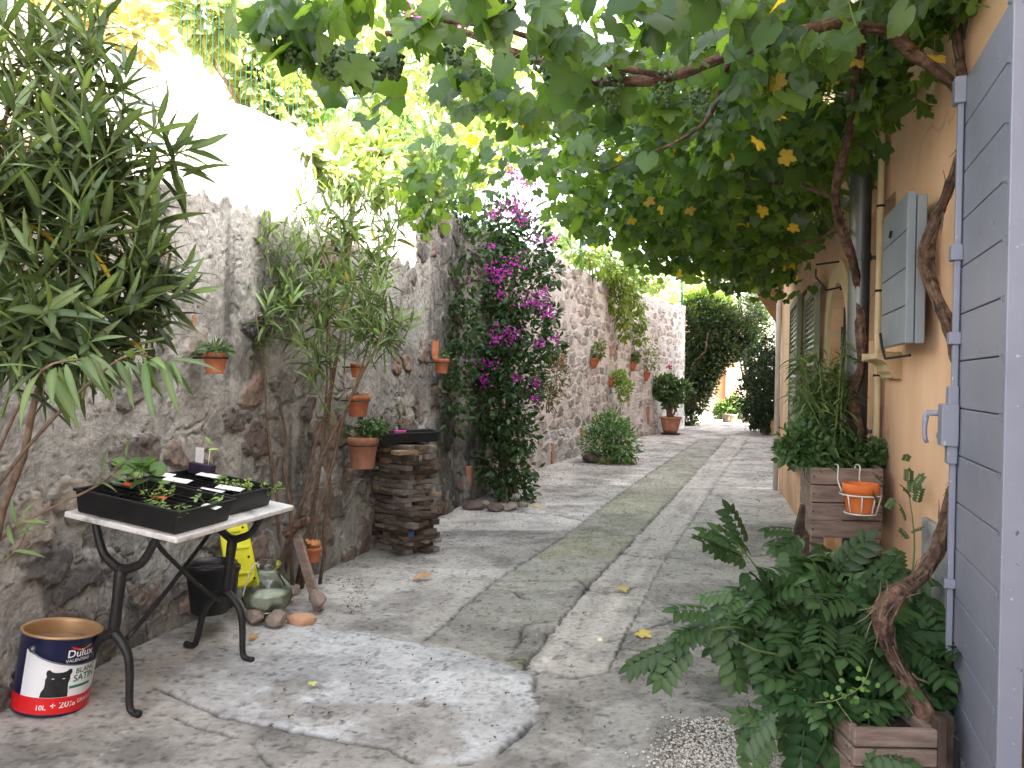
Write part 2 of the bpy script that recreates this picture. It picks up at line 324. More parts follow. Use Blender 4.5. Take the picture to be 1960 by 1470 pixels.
# ------------------------------------------------------------------ leaves
def tpl_fan(outline, center=(0.3, 0), zfun=None, rib=1.25):
    P = [center] + list(outline); V = np.array([(x, y, zfun(x, y) if zfun else 0) for x, y in P])
    n = len(outline); F = np.array([(0, 1 + i, 1 + (i + 1) % n) for i in range(n)])
    rr_ = np.hypot(V[:, 0], V[:, 1]); Mx = np.clip(.62 + .55 * rr_, .8, 1.14) if len(outline) > 20 else np.ones(len(P)); Mx[0] = rib      # paler along the veins to the lobe tips
    return V, F, Mx
half = [(0, 1.0), (8, .86), (12, .88), (20, .72), (30, .60), (36, .74), (44, .70), (50, .88), (58, .76), (66, .74), (76, .56), (88, .62), (94, .56), (104, .70), (114, .58), (126, .56), (140, .48), (156, .42), (170, .26), (178, .07)]
pts = [(r * math.cos(R_(a)), r * math.sin(R_(a))) for a, r in half]
VINE = tpl_fan(pts + [(x, -y) for x, y in pts[::-1] if abs(y) > 1e-6], (0.06, 0), lambda x, y: -.22 * (x * x + y * y) + .16 * abs(y) , 1.2)
VINE_B = tpl_fan(pts + [(x, -y) for x, y in pts[::-1] if abs(y) > 1e-6], (0.06, 0), lambda x, y: .10 * math.sin(5 * x) - .30 * y * y - .18 * x * x, 1.25)
VINE_C = tpl_fan(pts + [(x, -y) for x, y in pts[::-1] if abs(y) > 1e-6], (0.06, 0), lambda x, y: -.1 * x * x + .45 * abs(y) * (1 - .3 * x) - .12 * math.sin(4 * y), 1.2)
half2 = [(0, 1.0), (9, .90), (16, .84), (24, .82), (34, .72), (44, .76), (54, .78), (64, .70), (78, .66), (90, .66), (104, .64), (120, .58), (138, .54), (156, .46), (170, .28), (178, .06)]
pts2 = [(r * math.cos(R_(a)), r * math.sin(R_(a))) for a, r in half2]
VINE2 = tpl_fan(pts2 + [(x, -y) for x, y in pts2[::-1] if abs(y) > 1e-6], (0.06, 0), lambda x, y: -.30 * x * abs(x) - .1 * y * y, 1.15)
def lance(w, droop=.25, n=5):
    xs = np.linspace(0, 1, n + 2)[1:-1]; V = [(0, 0, 0)]; Mx = [1.2]
    for x in xs:
        ww = w * math.sin(math.pi * x ** .8) ** .8; z = -droop * x * x
        V += [(x, ww, z + .25 * ww), (x, 0, z), (x, -ww, z + .25 * ww)]; Mx += [.95, 1.35, .95]
    V.append((1, 0, -droop)); Mx.append(1.1); F = [(0, 2, 1), (0, 3, 2)]
    for i in range(n - 1):
        a = 1 + 3 * i; F += [(a, a + 1, a + 3), (a + 1, a + 4, a + 3), (a + 1, a + 2, a + 4), (a + 2, a + 5, a + 4)]
    a = 1 + 3 * (n - 1); F += [(a, a + 1, a + 3), (a + 1, a + 2, a + 3)]
    return np.array(V), np.array(F), np.array(Mx)
OLE = lance(.078, .18); OLE_D = lance(.075, .45); OVATE = lance(.25, .15, 3); NARROW = lance(.05, .45, 4); HERB = lance(.085, .55, 4); SMALL = lance(.2, .1, 2)
def compound(pairs=5, ll=.34, lw=.5):
    V0, F0, M0 = lance(.30, .18, 3); V = []; F = []; Mx = []; b = 0
    def put(o, ang, dz):
        nonlocal b
        c, s_ = math.cos(ang), math.sin(ang); W = V0 * ll; W = np.stack([W[:, 0] * c - W[:, 1] * s_, W[:, 0] * s_ + W[:, 1] * c, W[:, 2] - abs(math.sin(ang)) * W[:, 0].clip(0) * 0 - dz * (V0[:, 0])], 1) + np.array(o)
        V.append(W); F.append(F0 + b); Mx.append(M0); b += len(W)
    for i in range(pairs):
        x = .25 + .65 * i / (pairs - 1); z = -.28 * x * x
        put((x, 0, z), 1.15, .10); put((x, 0, z), -1.15, .10)
    put((.92, 0, -.24), 0, .1)
    r = np.array([(0, .008, 0), (0, -.008, 0), (.5, .006, -.07), (.5, -.006, -.07), (.95, .004, -.25), (.95, -.004, -.25)]); V.append(r)
    F.append(np.array([(0, 1, 2), (1, 3, 2), (2, 3, 4), (3, 5, 4)]) + b); Mx.append(np.full(6, 1.5))
    return np.concatenate(V), np.concatenate(F), np.concatenate(Mx)
PINN = compound()
def unit(a): return a / (np.linalg.norm(a, axis=-1, keepdims=True) + 1e-9)
def place(mb, tpl, P, A, N, S, C):
    V, F, Mx = tpl; n = len(P)
    if n == 0: return
    A = unit(np.asarray(A, float)); N = np.asarray(N, float); N = unit(N - A * np.sum(N * A, 1, keepdims=True)); B = np.cross(N, A)
    S = np.broadcast_to(np.asarray(S, float), (n,))
    W = P[:, None, :] + S[:, None, None] * (V[None, :, 0:1] * A[:, None] + V[None, :, 1:2] * B[:, None] + V[None, :, 2:3] * N[:, None])
    Fa = (F[None] + (np.arange(n) * len(V))[:, None, None]).reshape(-1, 3)
    Cc = np.clip(C[:, None, :] * Mx[None, :, None], 0, 1)
    mb.add(W.reshape(-1, 3), Fa, Cc.reshape(-1, 3))
def rdir(n):
    return unit(rng.normal(size=(n, 3)))
def cols(n, c1, c2, alt=None, p=0.0, jit=.15):
    t = rng.random((n, 1)); c = np.array(c1) * (1 - t) + np.array(c2) * t
    if alt is not None: k = rng.random(n) < p; c[k] = np.array(alt)
    return c * (1 + jit * rng.normal(size=(n, 1))).clip(.5, 1.6)
def blobs_px(lst):      # (u, v, radius px, depth) -> centre, radius in metres
    out = []
    for q in lst: out.append((atY(q[0], q[1], q[3]), q[2] * q[3] / F_PX, q[4] if len(q) > 4 else 1.0))
    return out
def sample_blobs(bl, n, inner=.45):
    w = np.array([b[1] ** 2 * b[2] for b in bl]); w = w / w.sum(); idx = rng.choice(len(bl), n, p=w)
    Cn = np.array([b[0] for b in bl])[idx]; Rr = np.array([b[1] for b in bl])[idx]; D = rdir(n)
    k = inner + (1 - inner) * rng.random(n) ** .6; k *= 1 + .18 * rng.normal(size=n) * .6
    return Cn + D * (Rr * k)[:, None], D, Cn
def bush(mb, bl, n, tpl, size, c1, c2, up=.4, droop=0.0, alt=None, p=0, inner=.45, sj=.25):
    P, D, Cn = sample_blobs(bl, n, inner)
    A = D + rdir(n) * .7 + np.array([0, 0, -droop]); N = D * .5 + rdir(n) * .5 + np.array([0, 0, up])
    place(mb, tpl, P, A, N, size * (1 + sj * rng.normal(size=n)).clip(.5, 1.6), cols(n, c1, c2, alt, p))
    return P
def twigs(mb, base, bl, n, r0=.02, r1=.004, wob=.06):
    for i in range(n):
        b = bl[i % len(bl)]; e = b[0] + rng.normal(size=3) * b[1] * .4; s0 = np.asarray(base, float) + rng.normal(size=3) * np.array([.05, .05, 0])
        t = np.linspace(0, 1, 7)[:, None]; mid = s0 * .6 + e * .4; mid[2] = s0[2] + (e[2] - s0[2]) * .6
        P = (1 - t) ** 2 * s0 + 2 * t * (1 - t) * mid + t * t * e; P[1:-1] += rng.normal(size=(5, 3)) * wob * .3
        mb.tube(P, np.linspace(r0, r1, 7), 6)

# ================================================================== GROUND
def grow(a, b, st, g=1.0):
    out = [a]
    while out[-1] < b: out.append(out[-1] + st); st *= g
    return out
gx = np.array([-120, -60, -30, -15, -8, -5, -3.6] + grow(-3.0, -2.2, .02) + grow(-2.19, 2.2, .0085) + grow(2.24, 9.5, .04) + [11, 15, 25, 50, 120])
gy = np.array([-60, -20, -6, -2, 0, .8] + grow(1.2, 2.0, .02) + grow(2.01, 4.2, .0085) + grow(4.22, 26, .0135, 1.0075) + [29, 33, 40, 60, 120, 300])
GX, GY = np.meshgrid(gx, gy); x = GX.ravel(); y = GY.ravel()
wx = x + .05 * (fbm(x, y, 5, 4, 1) - .5); wy = y + .07 * (fbm(x, y, 5, 4, 2) - .5)
fx = x + .04 * (fbm(x, y, 12, 5, 5) - .5) + .016 * (fbm(x, y, 55, 3, 7) - .5); fy = y + .04 * (fbm(x, y, 12, 5, 6) - .5) + .016 * (fbm(x, y, 55, 3, 8) - .5)
def PX(lst): return [tuple(G(*p)) for p in lst]
moss = PX([(810, 1225), (880, 1168), (950, 1110), (1060, 1040), (1200, 935), (1340, 840), (1390, 838), (1290, 950), (1190, 1055), (1130, 1115), (1060, 1195), (1000, 1280)])
gut = PX([(1390, 838), (1290, 950), (1190, 1055), (1130, 1115), (1000, 1280), (1035, 1280), (1100, 1300), (1165, 1285), (1200, 1200), (1260, 1090), (1320, 1000), (1365, 930), (1432, 838)])
patch = PX([(300, 1310), (345, 1345), (420, 1370), (560, 1400), (650, 1415), (740, 1430), (800, 1460), (880, 1463), (950, 1445), (1000, 1405), (1028, 1365), (1026, 1300), (980, 1275), (900, 1255), (810, 1232), (700, 1212), (620, 1203), (560, 1198), (500, 1215), (470, 1245), (400, 1265)])
grav = PX([(1345, 1378), (1440, 1372), (1560, 1400), (1640, 1450), (1650, 1540), (1270, 1540), (1290, 1450)])
m_moss = sstep(-.02, .02, sdf(fx, fy, moss)); m_gut = sstep(-.02, .02, sdf(fx, fy, gut)); s_patch = sdf(fx, fy, patch); m_patch = sstep(-.004, .004, s_patch)
m_grav = sstep(-.10, .04, sdf(wx, wy, grav))
n1 = fbm(x, y, .9, 5, 11); n2 = fbm(x, y, 3.2, 5, 12); n3 = fbm(x, y, 11, 4, 13); n4 = fbm(x, y, 30, 3, 14); gq = x - .325 * y; ns = fbm(gq * 4.0, y * .35, 2.2, 5, 15)
base = np.array([.40, .38, .35])[None] * (.58 + .6 * n1 + .35 * (n2 - .3) + .25 * (n3 - .5))[:, None]
lightb = sstep(.50, .66, fbm(x, y, 1.7, 6, 21)) * sstep(.35, .6, n3)
base = base * (1 - .5 * lightb[:, None]) + np.array([.40, .385, .36]) * .5 * lightb[:, None]
dirt = sstep(.50, .68, fbm(x, y, 2.3, 6, 22)); base *= (1 - .38 * dirt)[:, None]
# lane turns paler towards the far end
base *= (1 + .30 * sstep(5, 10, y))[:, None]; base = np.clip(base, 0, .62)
tone = fbm(x, y, .55, 4, 46); slab = sstep(.46, .49, fbm(wx, wy, .8, 2, 47)); base *= (.90 + .20 * slab + .5 * (tone - .5))[:, None]; wsh = sstep(.54, .60, fbm(x * .6, y * 1.5, 2.2, 6, 48)); base = base * (1 - .4 * wsh[:, None]) + np.array([.50, .485, .46]) * .4 * wsh[:, None]
c_m = np.array([.27, .265, .19])[None] * (.65 + .7 * n2)[:, None]; k = sstep(.42, .6, n2)[:, None]; c_m = c_m * (1 - .45 * k) + np.array([.35, .335, .305]) * .45 * k
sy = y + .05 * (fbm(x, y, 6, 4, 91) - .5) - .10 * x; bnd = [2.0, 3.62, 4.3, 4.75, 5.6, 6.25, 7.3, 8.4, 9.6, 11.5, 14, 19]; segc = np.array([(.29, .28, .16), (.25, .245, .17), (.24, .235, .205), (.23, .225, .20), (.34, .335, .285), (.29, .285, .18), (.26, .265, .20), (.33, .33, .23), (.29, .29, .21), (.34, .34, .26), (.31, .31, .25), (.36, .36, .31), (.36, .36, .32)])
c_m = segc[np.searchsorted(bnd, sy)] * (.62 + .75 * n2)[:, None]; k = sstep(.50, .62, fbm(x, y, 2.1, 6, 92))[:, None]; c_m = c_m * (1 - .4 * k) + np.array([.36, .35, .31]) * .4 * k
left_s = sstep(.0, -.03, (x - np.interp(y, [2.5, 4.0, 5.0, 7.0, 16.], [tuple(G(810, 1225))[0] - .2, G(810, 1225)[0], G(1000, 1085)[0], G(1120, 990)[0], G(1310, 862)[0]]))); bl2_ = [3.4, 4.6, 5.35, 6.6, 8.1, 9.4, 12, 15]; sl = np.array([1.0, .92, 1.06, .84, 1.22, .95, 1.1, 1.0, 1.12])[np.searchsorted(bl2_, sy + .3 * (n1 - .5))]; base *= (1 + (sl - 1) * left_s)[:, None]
base = base * (1 - .85 * m_moss[:, None]) + c_m * .85 * m_moss[:, None]
c_g = np.array([.56, .525, .48])[None] * (.55 + .8 * ns)[:, None]
base = base * (1 - .88 * m_gut[:, None]) + c_g * .88 * m_gut[:, None]
c_p = np.array([.515, .52, .525])[None] * (.45 + .55 * fbm(x, y, 4, 6, 31) + .45 * fbm(x, y, 17, 4, 32))[:, None]
kp = np.clip(sstep(.46, .62, fbm(x, y, 2.3, 6, 33)) + .9 * sstep(.75, .1, (x - G(330, 1300)[0]) / .9) * fbm(x, y, 5, 5, 34), 0, 1)[:, None] * .75; c_p = c_p * (1 - kp) + np.array([.27, .25, .225]) * kp
edgeL = sstep(.0, .5, s_patch + .25 * (n2 - .4))
base = base * (1 - m_patch[:, None]) + c_p * m_patch[:, None]
base = base * (1 - .6 * m_grav[:, None]) + np.array([.40, .37, .34]) * .6 * m_grav[:, None]
spk = sstep(.66, .78, n4); base *= (1 - .5 * spk)[:, None]; spk2 = sstep(.62, .75, fbm(x, y, 60, 2, 42)); base *= (1 - .3 * spk2)[:, None]; st_ = sstep(.52, .62, fbm(x, y, 4.5, 6, 43)); base *= (1 - .22 * st_)[:, None]; sw = sstep(.55, .7, fbm(x, y, 8, 6, 44)); base = base * (1 - .25 * sw[:, None]) + np.array([.48, .465, .44]) * .25 * sw[:, None]
spl = sstep(.70, .8, fbm(x, y, 26, 3, 41)) * sstep(.45, .6, n1); base = base * (1 - .4 * spl[:, None]) + np.array([.55, .52, .48]) * .4 * spl[:, None]
z = .012 * (n1 - .5) + .006 * (n2 - .5) + .0025 * (n3 - .5)
dl = dist_left_wall(x, y); nearw = sstep(5.2, 4.0, y) * sstep(-1, .8, y)
slope_z = np.clip(.72 - dl, 0, .9) * .095 * nearw; z = z + slope_z
z -= .012 * m_gut * np.clip(1 - y / 40, 0, 1) ; z += .004 * m_patch * sstep(-.004, .008, s_patch)
cracks = [[(1024, 1290), (1050, 1282), (1090, 1292), (1130, 1290), (1165, 1282)], [(1000, 1400), (1030, 1362), (1024, 1320), (1028, 1280)], [(880, 1464), (950, 1446), (1000, 1402)],
          [(1190, 1055), (1225, 1062), (1290, 1068), (1400, 1066), (1500, 1062)], [(1160, 1285), (1200, 1215), (1262, 1085), (1322, 1000), (1365, 930), (1432, 838)],
          [(810, 1228), (950, 1110), (1060, 1040), (1200, 935), (1340, 840)], [(1000, 1280), (1130, 1115), (1190, 1055), (1290, 950), (1390, 838)],
          [(880, 975), (960, 978), (1060, 985), (1120, 998)], [(1000, 1200), (1025, 1192), (1060, 1190)], [(990, 1240), (998, 1225), (1000, 1203)], [(935, 1128), (975, 1130), (1005, 1148)],
          [(1190, 1240), (1260, 1250), (1420, 1268), (1520, 1282)], [(1165, 1225), (1290, 1190), (1400, 1178)], [(300, 1330), (345, 1348), (420, 1371), (560, 1401), (650, 1416), (740, 1432), (800, 1462)],
          [(330, 1380), (480, 1420), (520, 1470)], [(630, 1205), (720, 1218), (812, 1232)], [(870, 1105), (960, 1112), (1120, 1112)], [(1110, 1110), (1130, 1128), (1190, 1130), (1215, 1120)]]
wds = [.011, .009, .009, .007, .004, .0045, .0045, .008, .006, .006, .006, .005, .005, .005, .004, .005, .004, .006]
brk = fbm(x, y, 7, 3, 51)
for cl, wd in zip(cracks, wds):
    d = dist_line(fx, fy, PX(cl)); w_ = wd * (.35 + 1.2 * brk) * (1 + y * .10)
    m = np.exp(-(d / w_) ** 2) * sstep(.25, .42, brk + .05); z -= .016 * m; base *= (1 - .75 * m)[:, None]
    m2 = np.exp(-(d / (w_ * 5)) ** 2); base *= (1 - .09 * m2)[:, None]
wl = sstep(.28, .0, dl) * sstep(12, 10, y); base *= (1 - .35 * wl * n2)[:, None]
ny, nx = GX.shape; idx = np.arange(nx * ny).reshape(ny, nx)
F = np.stack([idx[:-1, :-1].ravel(), idx[:-1, 1:].ravel(), idx[1:, 1:].ravel(), idx[1:, :-1].ravel()], 1)
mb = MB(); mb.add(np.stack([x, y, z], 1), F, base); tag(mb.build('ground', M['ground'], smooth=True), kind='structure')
def gz(px, py):
    d = dist_left_wall(px, py); return float(np.clip(.72 - d, 0, .9) * .095 * (1 if py < 4.2 else max(0, (5.2 - py))))

# ================================================================== LEFT STONE WALL
s_ = np.array(grow(0, 2.0, .03) + grow(2.03, 9.6, .0085) + grow(9.61, LCUM[-1], .0115, 1.004)); s_[-1] = LCUM[-1]
def ztop(s): return 2.72 + .055 * np.clip(s - 5, 0, 6) + .018 * np.clip(s - 11, 0, 20) + .16 * (fbm(s, s * 0, 1.3, 4, 61) - .5) - .12 * sstep(8.7, 8.9, s) * sstep(13, 9, s)
nz_ = 320; tz = np.linspace(-.02, 1, nz_); SS, TT = np.meshgrid(s_, tz); ZT = ztop(SS); s1 = SS.ravel(); z1 = (TT * ZT).ravel()
# stones: jittered cells, flattened to courses, warped
def stones(s, zz, cw, ch, seed, warp=.05):
    rr = np.random.default_rng(seed); ws = s + warp * (fbm(s, zz, 3.2, 4, seed) - .5) * 2; wz = zz + warp * (fbm(s, zz, 3.2, 4, seed + 1) - .5) * 2
    row = np.floor(wz / ch); tabx = rr.random((64, 64)); taby = rr.random((64, 64)); tabr = rr.random((64, 64)); tabc = rr.random((64, 64))
    F1 = np.full(s.shape, 9.); F2 = np.full(s.shape, 9.); R = np.zeros(s.shape); C = np.zeros(s.shape)
    for dj in (-1, 0, 1):
        r = row + dj; off = (r.astype(int) % 2) * .5; cc = np.floor(ws / cw - off)
        for di in (-1, 0, 1):
            c = cc + di; ia = c.astype(int) & 63; ib = r.astype(int) & 63
            px = (c + .5 + off + (tabx[ia, ib] - .5) * .75) * cw; py = (r + .5 + (taby[ia, ib] - .5) * .55) * ch
            d = np.hypot((ws - px) / cw, (wz - py) / ch); closer = d < F1
            F2 = np.where(closer, F1, np.minimum(F2, d)); R = np.where(closer, tabr[ia, ib], R); C = np.where(closer, tabc[ia, ib], C); F1 = np.where(closer, d, F1)
    return F1, F2, R, C
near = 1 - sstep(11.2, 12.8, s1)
F1a, F2a, Ra, Ca = stones(s1, z1, .23, .165, 71, .13); F1b, F2b, Rb, Cb = stones(s1, z1, .34, .17, 81, .08)
ed = .16 * (fbm(s1, z1, 14, 5, 66) - .5) + .10 * (fbm(s1, z1, 5, 3, 166) - .5); cov = fbm(s1, z1, 1.2, 5, 62)
expo = sstep(.35, .55, Ra + .5 * (.5 - cov) + .16 * sstep(1.2, .2, z1) - .25 * sstep(1.1, 1.8, z1) - .20)
ma = sstep(.10, .135, (F2a - F1a) + ed - .06 - .28 * (1 - expo)) * expo
mb_ = sstep(.10, .19, (F2b - F1b) + ed * 1.3 - .10) * sstep(.25, .50, Rb + .6 * (.5 - cov))
mst = ma * near + mb_ * (1 - near); Cc = Ca * near + Cb * (1 - near)
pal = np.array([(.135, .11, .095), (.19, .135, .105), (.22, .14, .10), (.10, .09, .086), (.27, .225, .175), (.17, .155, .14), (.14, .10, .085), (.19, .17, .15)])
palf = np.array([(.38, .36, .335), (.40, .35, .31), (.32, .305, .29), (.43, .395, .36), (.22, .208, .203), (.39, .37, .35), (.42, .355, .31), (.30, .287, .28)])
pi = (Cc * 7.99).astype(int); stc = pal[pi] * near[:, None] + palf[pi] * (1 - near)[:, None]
stc = stc * (.42 + .8 * fbm(s1, z1, 22, 4, 63) + .45 * fbm(s1, z1, 60, 3, 163))[:, None]
mo = fbm(s1, z1, 1.5, 6, 64); mo2 = fbm(s1, z1, 9, 5, 65); drip = fbm(s1 * 5, z1 * .6, 1.4, 5, 67)
mort = np.array([.32, .305, .28])[None] * (.36 + .7 * mo + .45 * mo2)[:, None]
wht = sstep(.50, .68, fbm(s1, z1, 2.6, 6, 68)); mort = mort * (1 - .4 * wht[:, None]) + np.array([.44, .43, .41]) * .4 * wht[:, None]
mort *= (1 - .45 * sstep(.52, .70, drip) * near)[:, None]
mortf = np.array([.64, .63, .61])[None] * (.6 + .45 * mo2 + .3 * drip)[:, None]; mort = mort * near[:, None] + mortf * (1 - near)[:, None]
blk = sstep(.50, .66, fbm(s1, z1, 3.4, 6, 77)) * near; mort *= (1 - .24 * blk)[:, None]
mort *= (1 - .22 * sstep(.9, .1, z1) * sstep(.35, .6, mo))[:, None]
# sandy ochre crust near the left end, top
och = sstep(.45, .6, fbm(s1, z1, 1.1, 5, 69)) * sstep(5.6, 4.6, s1) * sstep(1.5, 2.0, z1); mort = mort * (1 - .6 * och[:, None]) + np.array([.46, .30, .13]) * .6 * och[:, None]
# darker vertical band beside the bougainvillea
dk = sstep(.5, .15, np.abs(s1 - 9.1 + .2 * (mo - .5))) * sstep(3.2, 2.4, z1); mort *= (1 - .55 * dk)[:, None]; stc = stc * (1 - .4 * dk)[:, None]
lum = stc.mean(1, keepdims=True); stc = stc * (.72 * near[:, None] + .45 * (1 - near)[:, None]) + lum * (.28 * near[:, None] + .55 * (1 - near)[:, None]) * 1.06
colw = mort * (1 - mst[:, None]) + stc * mst[:, None]
pit = sstep(.66, .80, fbm(s1, z1, 30, 4, 74)) * sstep(.4, .6, mo2); colw *= (1 - .28 * pit)[:, None]
pal_ = sstep(.60, .75, fbm(s1, z1, 14, 5, 75)) * (1 - mst); colw = colw * (1 - .35 * pal_[:, None]) + np.array([.50, .48, .45]) * .35 * pal_[:, None]
rim = np.exp(-((F2a - F1a + ed - .06 - .28 * (1 - expo) - .105) / .02) ** 2) * expo * near; colw *= (1 - .55 * rim * (fbm(s1, z1, 6, 3, 76) > .45))[:, None]
gap = np.exp(-(((F2a - F1a) * near + (F2b - F1b) * (1 - near) - .10 + ed * .4) / .03) ** 2) * sstep(.5, .65, fbm(s1, z1, 2, 4, 70)); colw *= (1 - .4 * gap)[:, None]
disp = .022 * mst * (mo2 + .3) * np.where(Ra > .55, 1, -1.2) * near + .014 * mst * (1 - near) + .035 * (mo - .5) + .014 * (mo2 - .5) + .010 * (fbm(s1, z1, 34, 3, 72) - .5) + .006 * (fbm(s1, z1, 80, 2, 73) - .5) - .012 * gap - .010 * pit - .012 * rim
batter = .05 * sstep(.55, .05, z1) * near + .03 * sstep(.5, .3, z1) * (1 - near)
offs = disp + batter
ii = np.clip(np.searchsorted(LCUM, s1) - 1, 0, len(LSEG) - 1); tt = (s1 - LCUM[ii]) / LSEG[ii]; pp = LW[ii] + (LW[ii + 1] - LW[ii]) * tt[:, None]
dd = (LW[1:] - LW[:-1]) / LSEG[:, None]; nn = np.stack([dd[:, 1], -dd[:, 0]], 1)
# smooth normals at the bends
sn = np.zeros((len(s1), 2)); w2 = np.zeros((len(s1), 1))
for i in range(len(LSEG)):
    m = sstep(-.6, .6, np.minimum(s1 - LCUM[i] if i else s1 + 9, LCUM[i + 1] - s1 if i < len(LSEG) - 1 else 9 + 0 * s1))[:, None]; sn += nn[i] * m; w2 += m
sn = sn / np.linalg.norm(sn, axis=1)[:, None]; Pw = np.stack([pp[:, 0] + sn[:, 0] * offs, pp[:, 1] + sn[:, 1] * offs, z1], 1)
nzz, nss = SS.shape; idx = np.arange(nss * nzz).reshape(nzz, nss)
F = np.stack([idx[:-1, :-1].ravel(), idx[:-1, 1:].ravel(), idx[1:, 1:].ravel(), idx[1:, :-1].ravel()], 1)
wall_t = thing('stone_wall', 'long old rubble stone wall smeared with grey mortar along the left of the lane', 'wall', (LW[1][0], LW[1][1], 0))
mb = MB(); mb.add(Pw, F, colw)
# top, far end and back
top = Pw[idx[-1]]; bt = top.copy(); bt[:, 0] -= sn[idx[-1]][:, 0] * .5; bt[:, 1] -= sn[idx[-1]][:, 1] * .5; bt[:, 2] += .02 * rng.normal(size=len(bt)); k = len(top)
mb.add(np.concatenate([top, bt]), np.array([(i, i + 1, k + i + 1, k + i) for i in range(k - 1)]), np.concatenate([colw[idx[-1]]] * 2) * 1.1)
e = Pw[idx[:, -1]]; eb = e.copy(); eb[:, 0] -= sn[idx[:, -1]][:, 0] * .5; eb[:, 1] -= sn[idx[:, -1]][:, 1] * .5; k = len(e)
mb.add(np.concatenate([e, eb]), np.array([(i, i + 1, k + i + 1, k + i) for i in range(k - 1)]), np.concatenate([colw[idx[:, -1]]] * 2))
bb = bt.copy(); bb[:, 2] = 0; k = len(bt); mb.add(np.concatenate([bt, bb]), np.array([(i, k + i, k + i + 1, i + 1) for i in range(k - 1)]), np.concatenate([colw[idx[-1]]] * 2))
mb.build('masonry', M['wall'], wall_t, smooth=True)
mb = MB()
for u, v, h in ((1055, 868, 40), (1010, 905, 30), (1113, 835, 32), (1076, 690, 24), (1170, 672, 20), (1240, 795, 34), (897, 915, 45)):
    p = onL(u, v, .03); hh = h * p[1] / F_PX; q, d, n = lw_at(float(np.interp(p[1], LW[:, 1], LCUM)))
    mb.box((p[0], p[1], p[2]), (.07, .06, hh), [(d[0], d[1], 0), (n[0], n[1], 0), (0, 0, 1)])
mb.build('brick_slot', M['terracotta_old'], wall_t, bevel=.004)

# bank behind the wall
bs = np.linspace(0, LCUM[-1] + 6, 60); bd = np.array([.35, .6, 1.2, 2.2, 4, 8, 20, 50]); V = []; mb = MB()
for a in bs:
    q, d, n = lw_at(min(a, LCUM[-1])); q = q + d * max(0, a - LCUM[-1])
    for b_ in bd: V.append((q[0] - n[0] * b_, q[1] - n[1] * b_, float(ztop(np.array(min(a, LCUM[-1])))) - .10 + .26 * b_ - .002 * b_ * b_ + .5 * (float(fbm(np.array(a), np.array(b_), .5, 3, 90)) - .5) * min(1, b_)))
nb = len(bd); mb.add(V, [(i * nb + j, (i + 1) * nb + j, (i + 1) * nb + j + 1, i * nb + j + 1) for i in range(len(bs) - 1) for j in range(nb - 1)])
tag(mb.build('hillside', M['bank'], smooth=True), kind='structure')

# ================================================================== HOUSE ON THE RIGHT
house = thing('house', 'orange rendered house with lilac door shutter along the right of the lane', 'house', H(4, 0))
EAVE = 4.50; S0, S1 = -3.0, 9.76
win = (sz(1655, 600)[0] - .62, sz(1700, 500)[0]); w0 = sz(1702, 560)[0]; W_win = (w0 - .10, w0 + .62, 1.53, 2.22)
a_s = sz(1606, 700)[0]; A_arch = (a_s - .42, a_s + .42, 0.02, 1.55)       # arched doorway
g_s = sz(1545, 700)[0]; G_win = (g_s + .10, g_s + .95, .55, 2.15)
D_door = (.75, 1.90, 0.16, 2.32)
def arch_pts(a, n=14):
    c = (a[0] + a[1]) / 2; r = (a[1] - a[0]) / 2
    return [(a[0], a[2]), (a[1], a[2])] + [(c + r * math.cos(t), a[3] + r * math.sin(t)) for t in np.linspace(0, math.pi, n)]
def rect_pts(a): return [(a[0], a[2]), (a[1], a[2]), (a[1], a[3]), (a[0], a[3])]
outer = [(S0, -.3), (S1, -.3), (S1, EAVE), (S0, EAVE)]
holes = [rect_pts(W_win), rect_pts(G_win), rect_pts(D_door), arch_pts(A_arch)]
polys = [[Vector((a, b, 0)) for a, b in q] for q in [outer] + holes]
flat = [p for q in polys for p in q]; tris = tessellate_polygon(polys)
mb = MB(); mb.add([H(p.x, p.y) for p in flat], [tuple(t) for t in tris])
for h in holes:
    n = len(h); V = [H(a, b, 0) for a, b in h] + [H(a, b, -.18) for a, b in h]; mb.add(V, [(i, (i + 1) % n, n + (i + 1) % n, n + i) for i in range(n)])
for q in ((S0, S0), (S1, S1)):
    mb.add([H(q[0], -.3), H(q[0], EAVE), H(q[0], EAVE + .9, -3), H(q[0], -.3, -3)], [(0, 1, 2, 3)])
mb.add([H(S0, -.3, -6), H(S1, -.3, -6), H(S1, EAVE, -6), H(S0, EAVE, -6)], [(0, 1, 2, 3)])
mb.build('wall', M['orange_wall'], house)
# dark panes standing in for the unlit rooms behind the openings
for a in (W_win, D_door): mb = MB(); mb.box(H((a[0] + a[1]) / 2, (a[2] + a[3]) / 2, -.19), (a[1] - a[0] + .1, .02, a[3] - a[2] + .1), [(*HT, 0), (*HN, 0), (0, 0, 1)]); mb.build('window_pane', M['pane'], house)
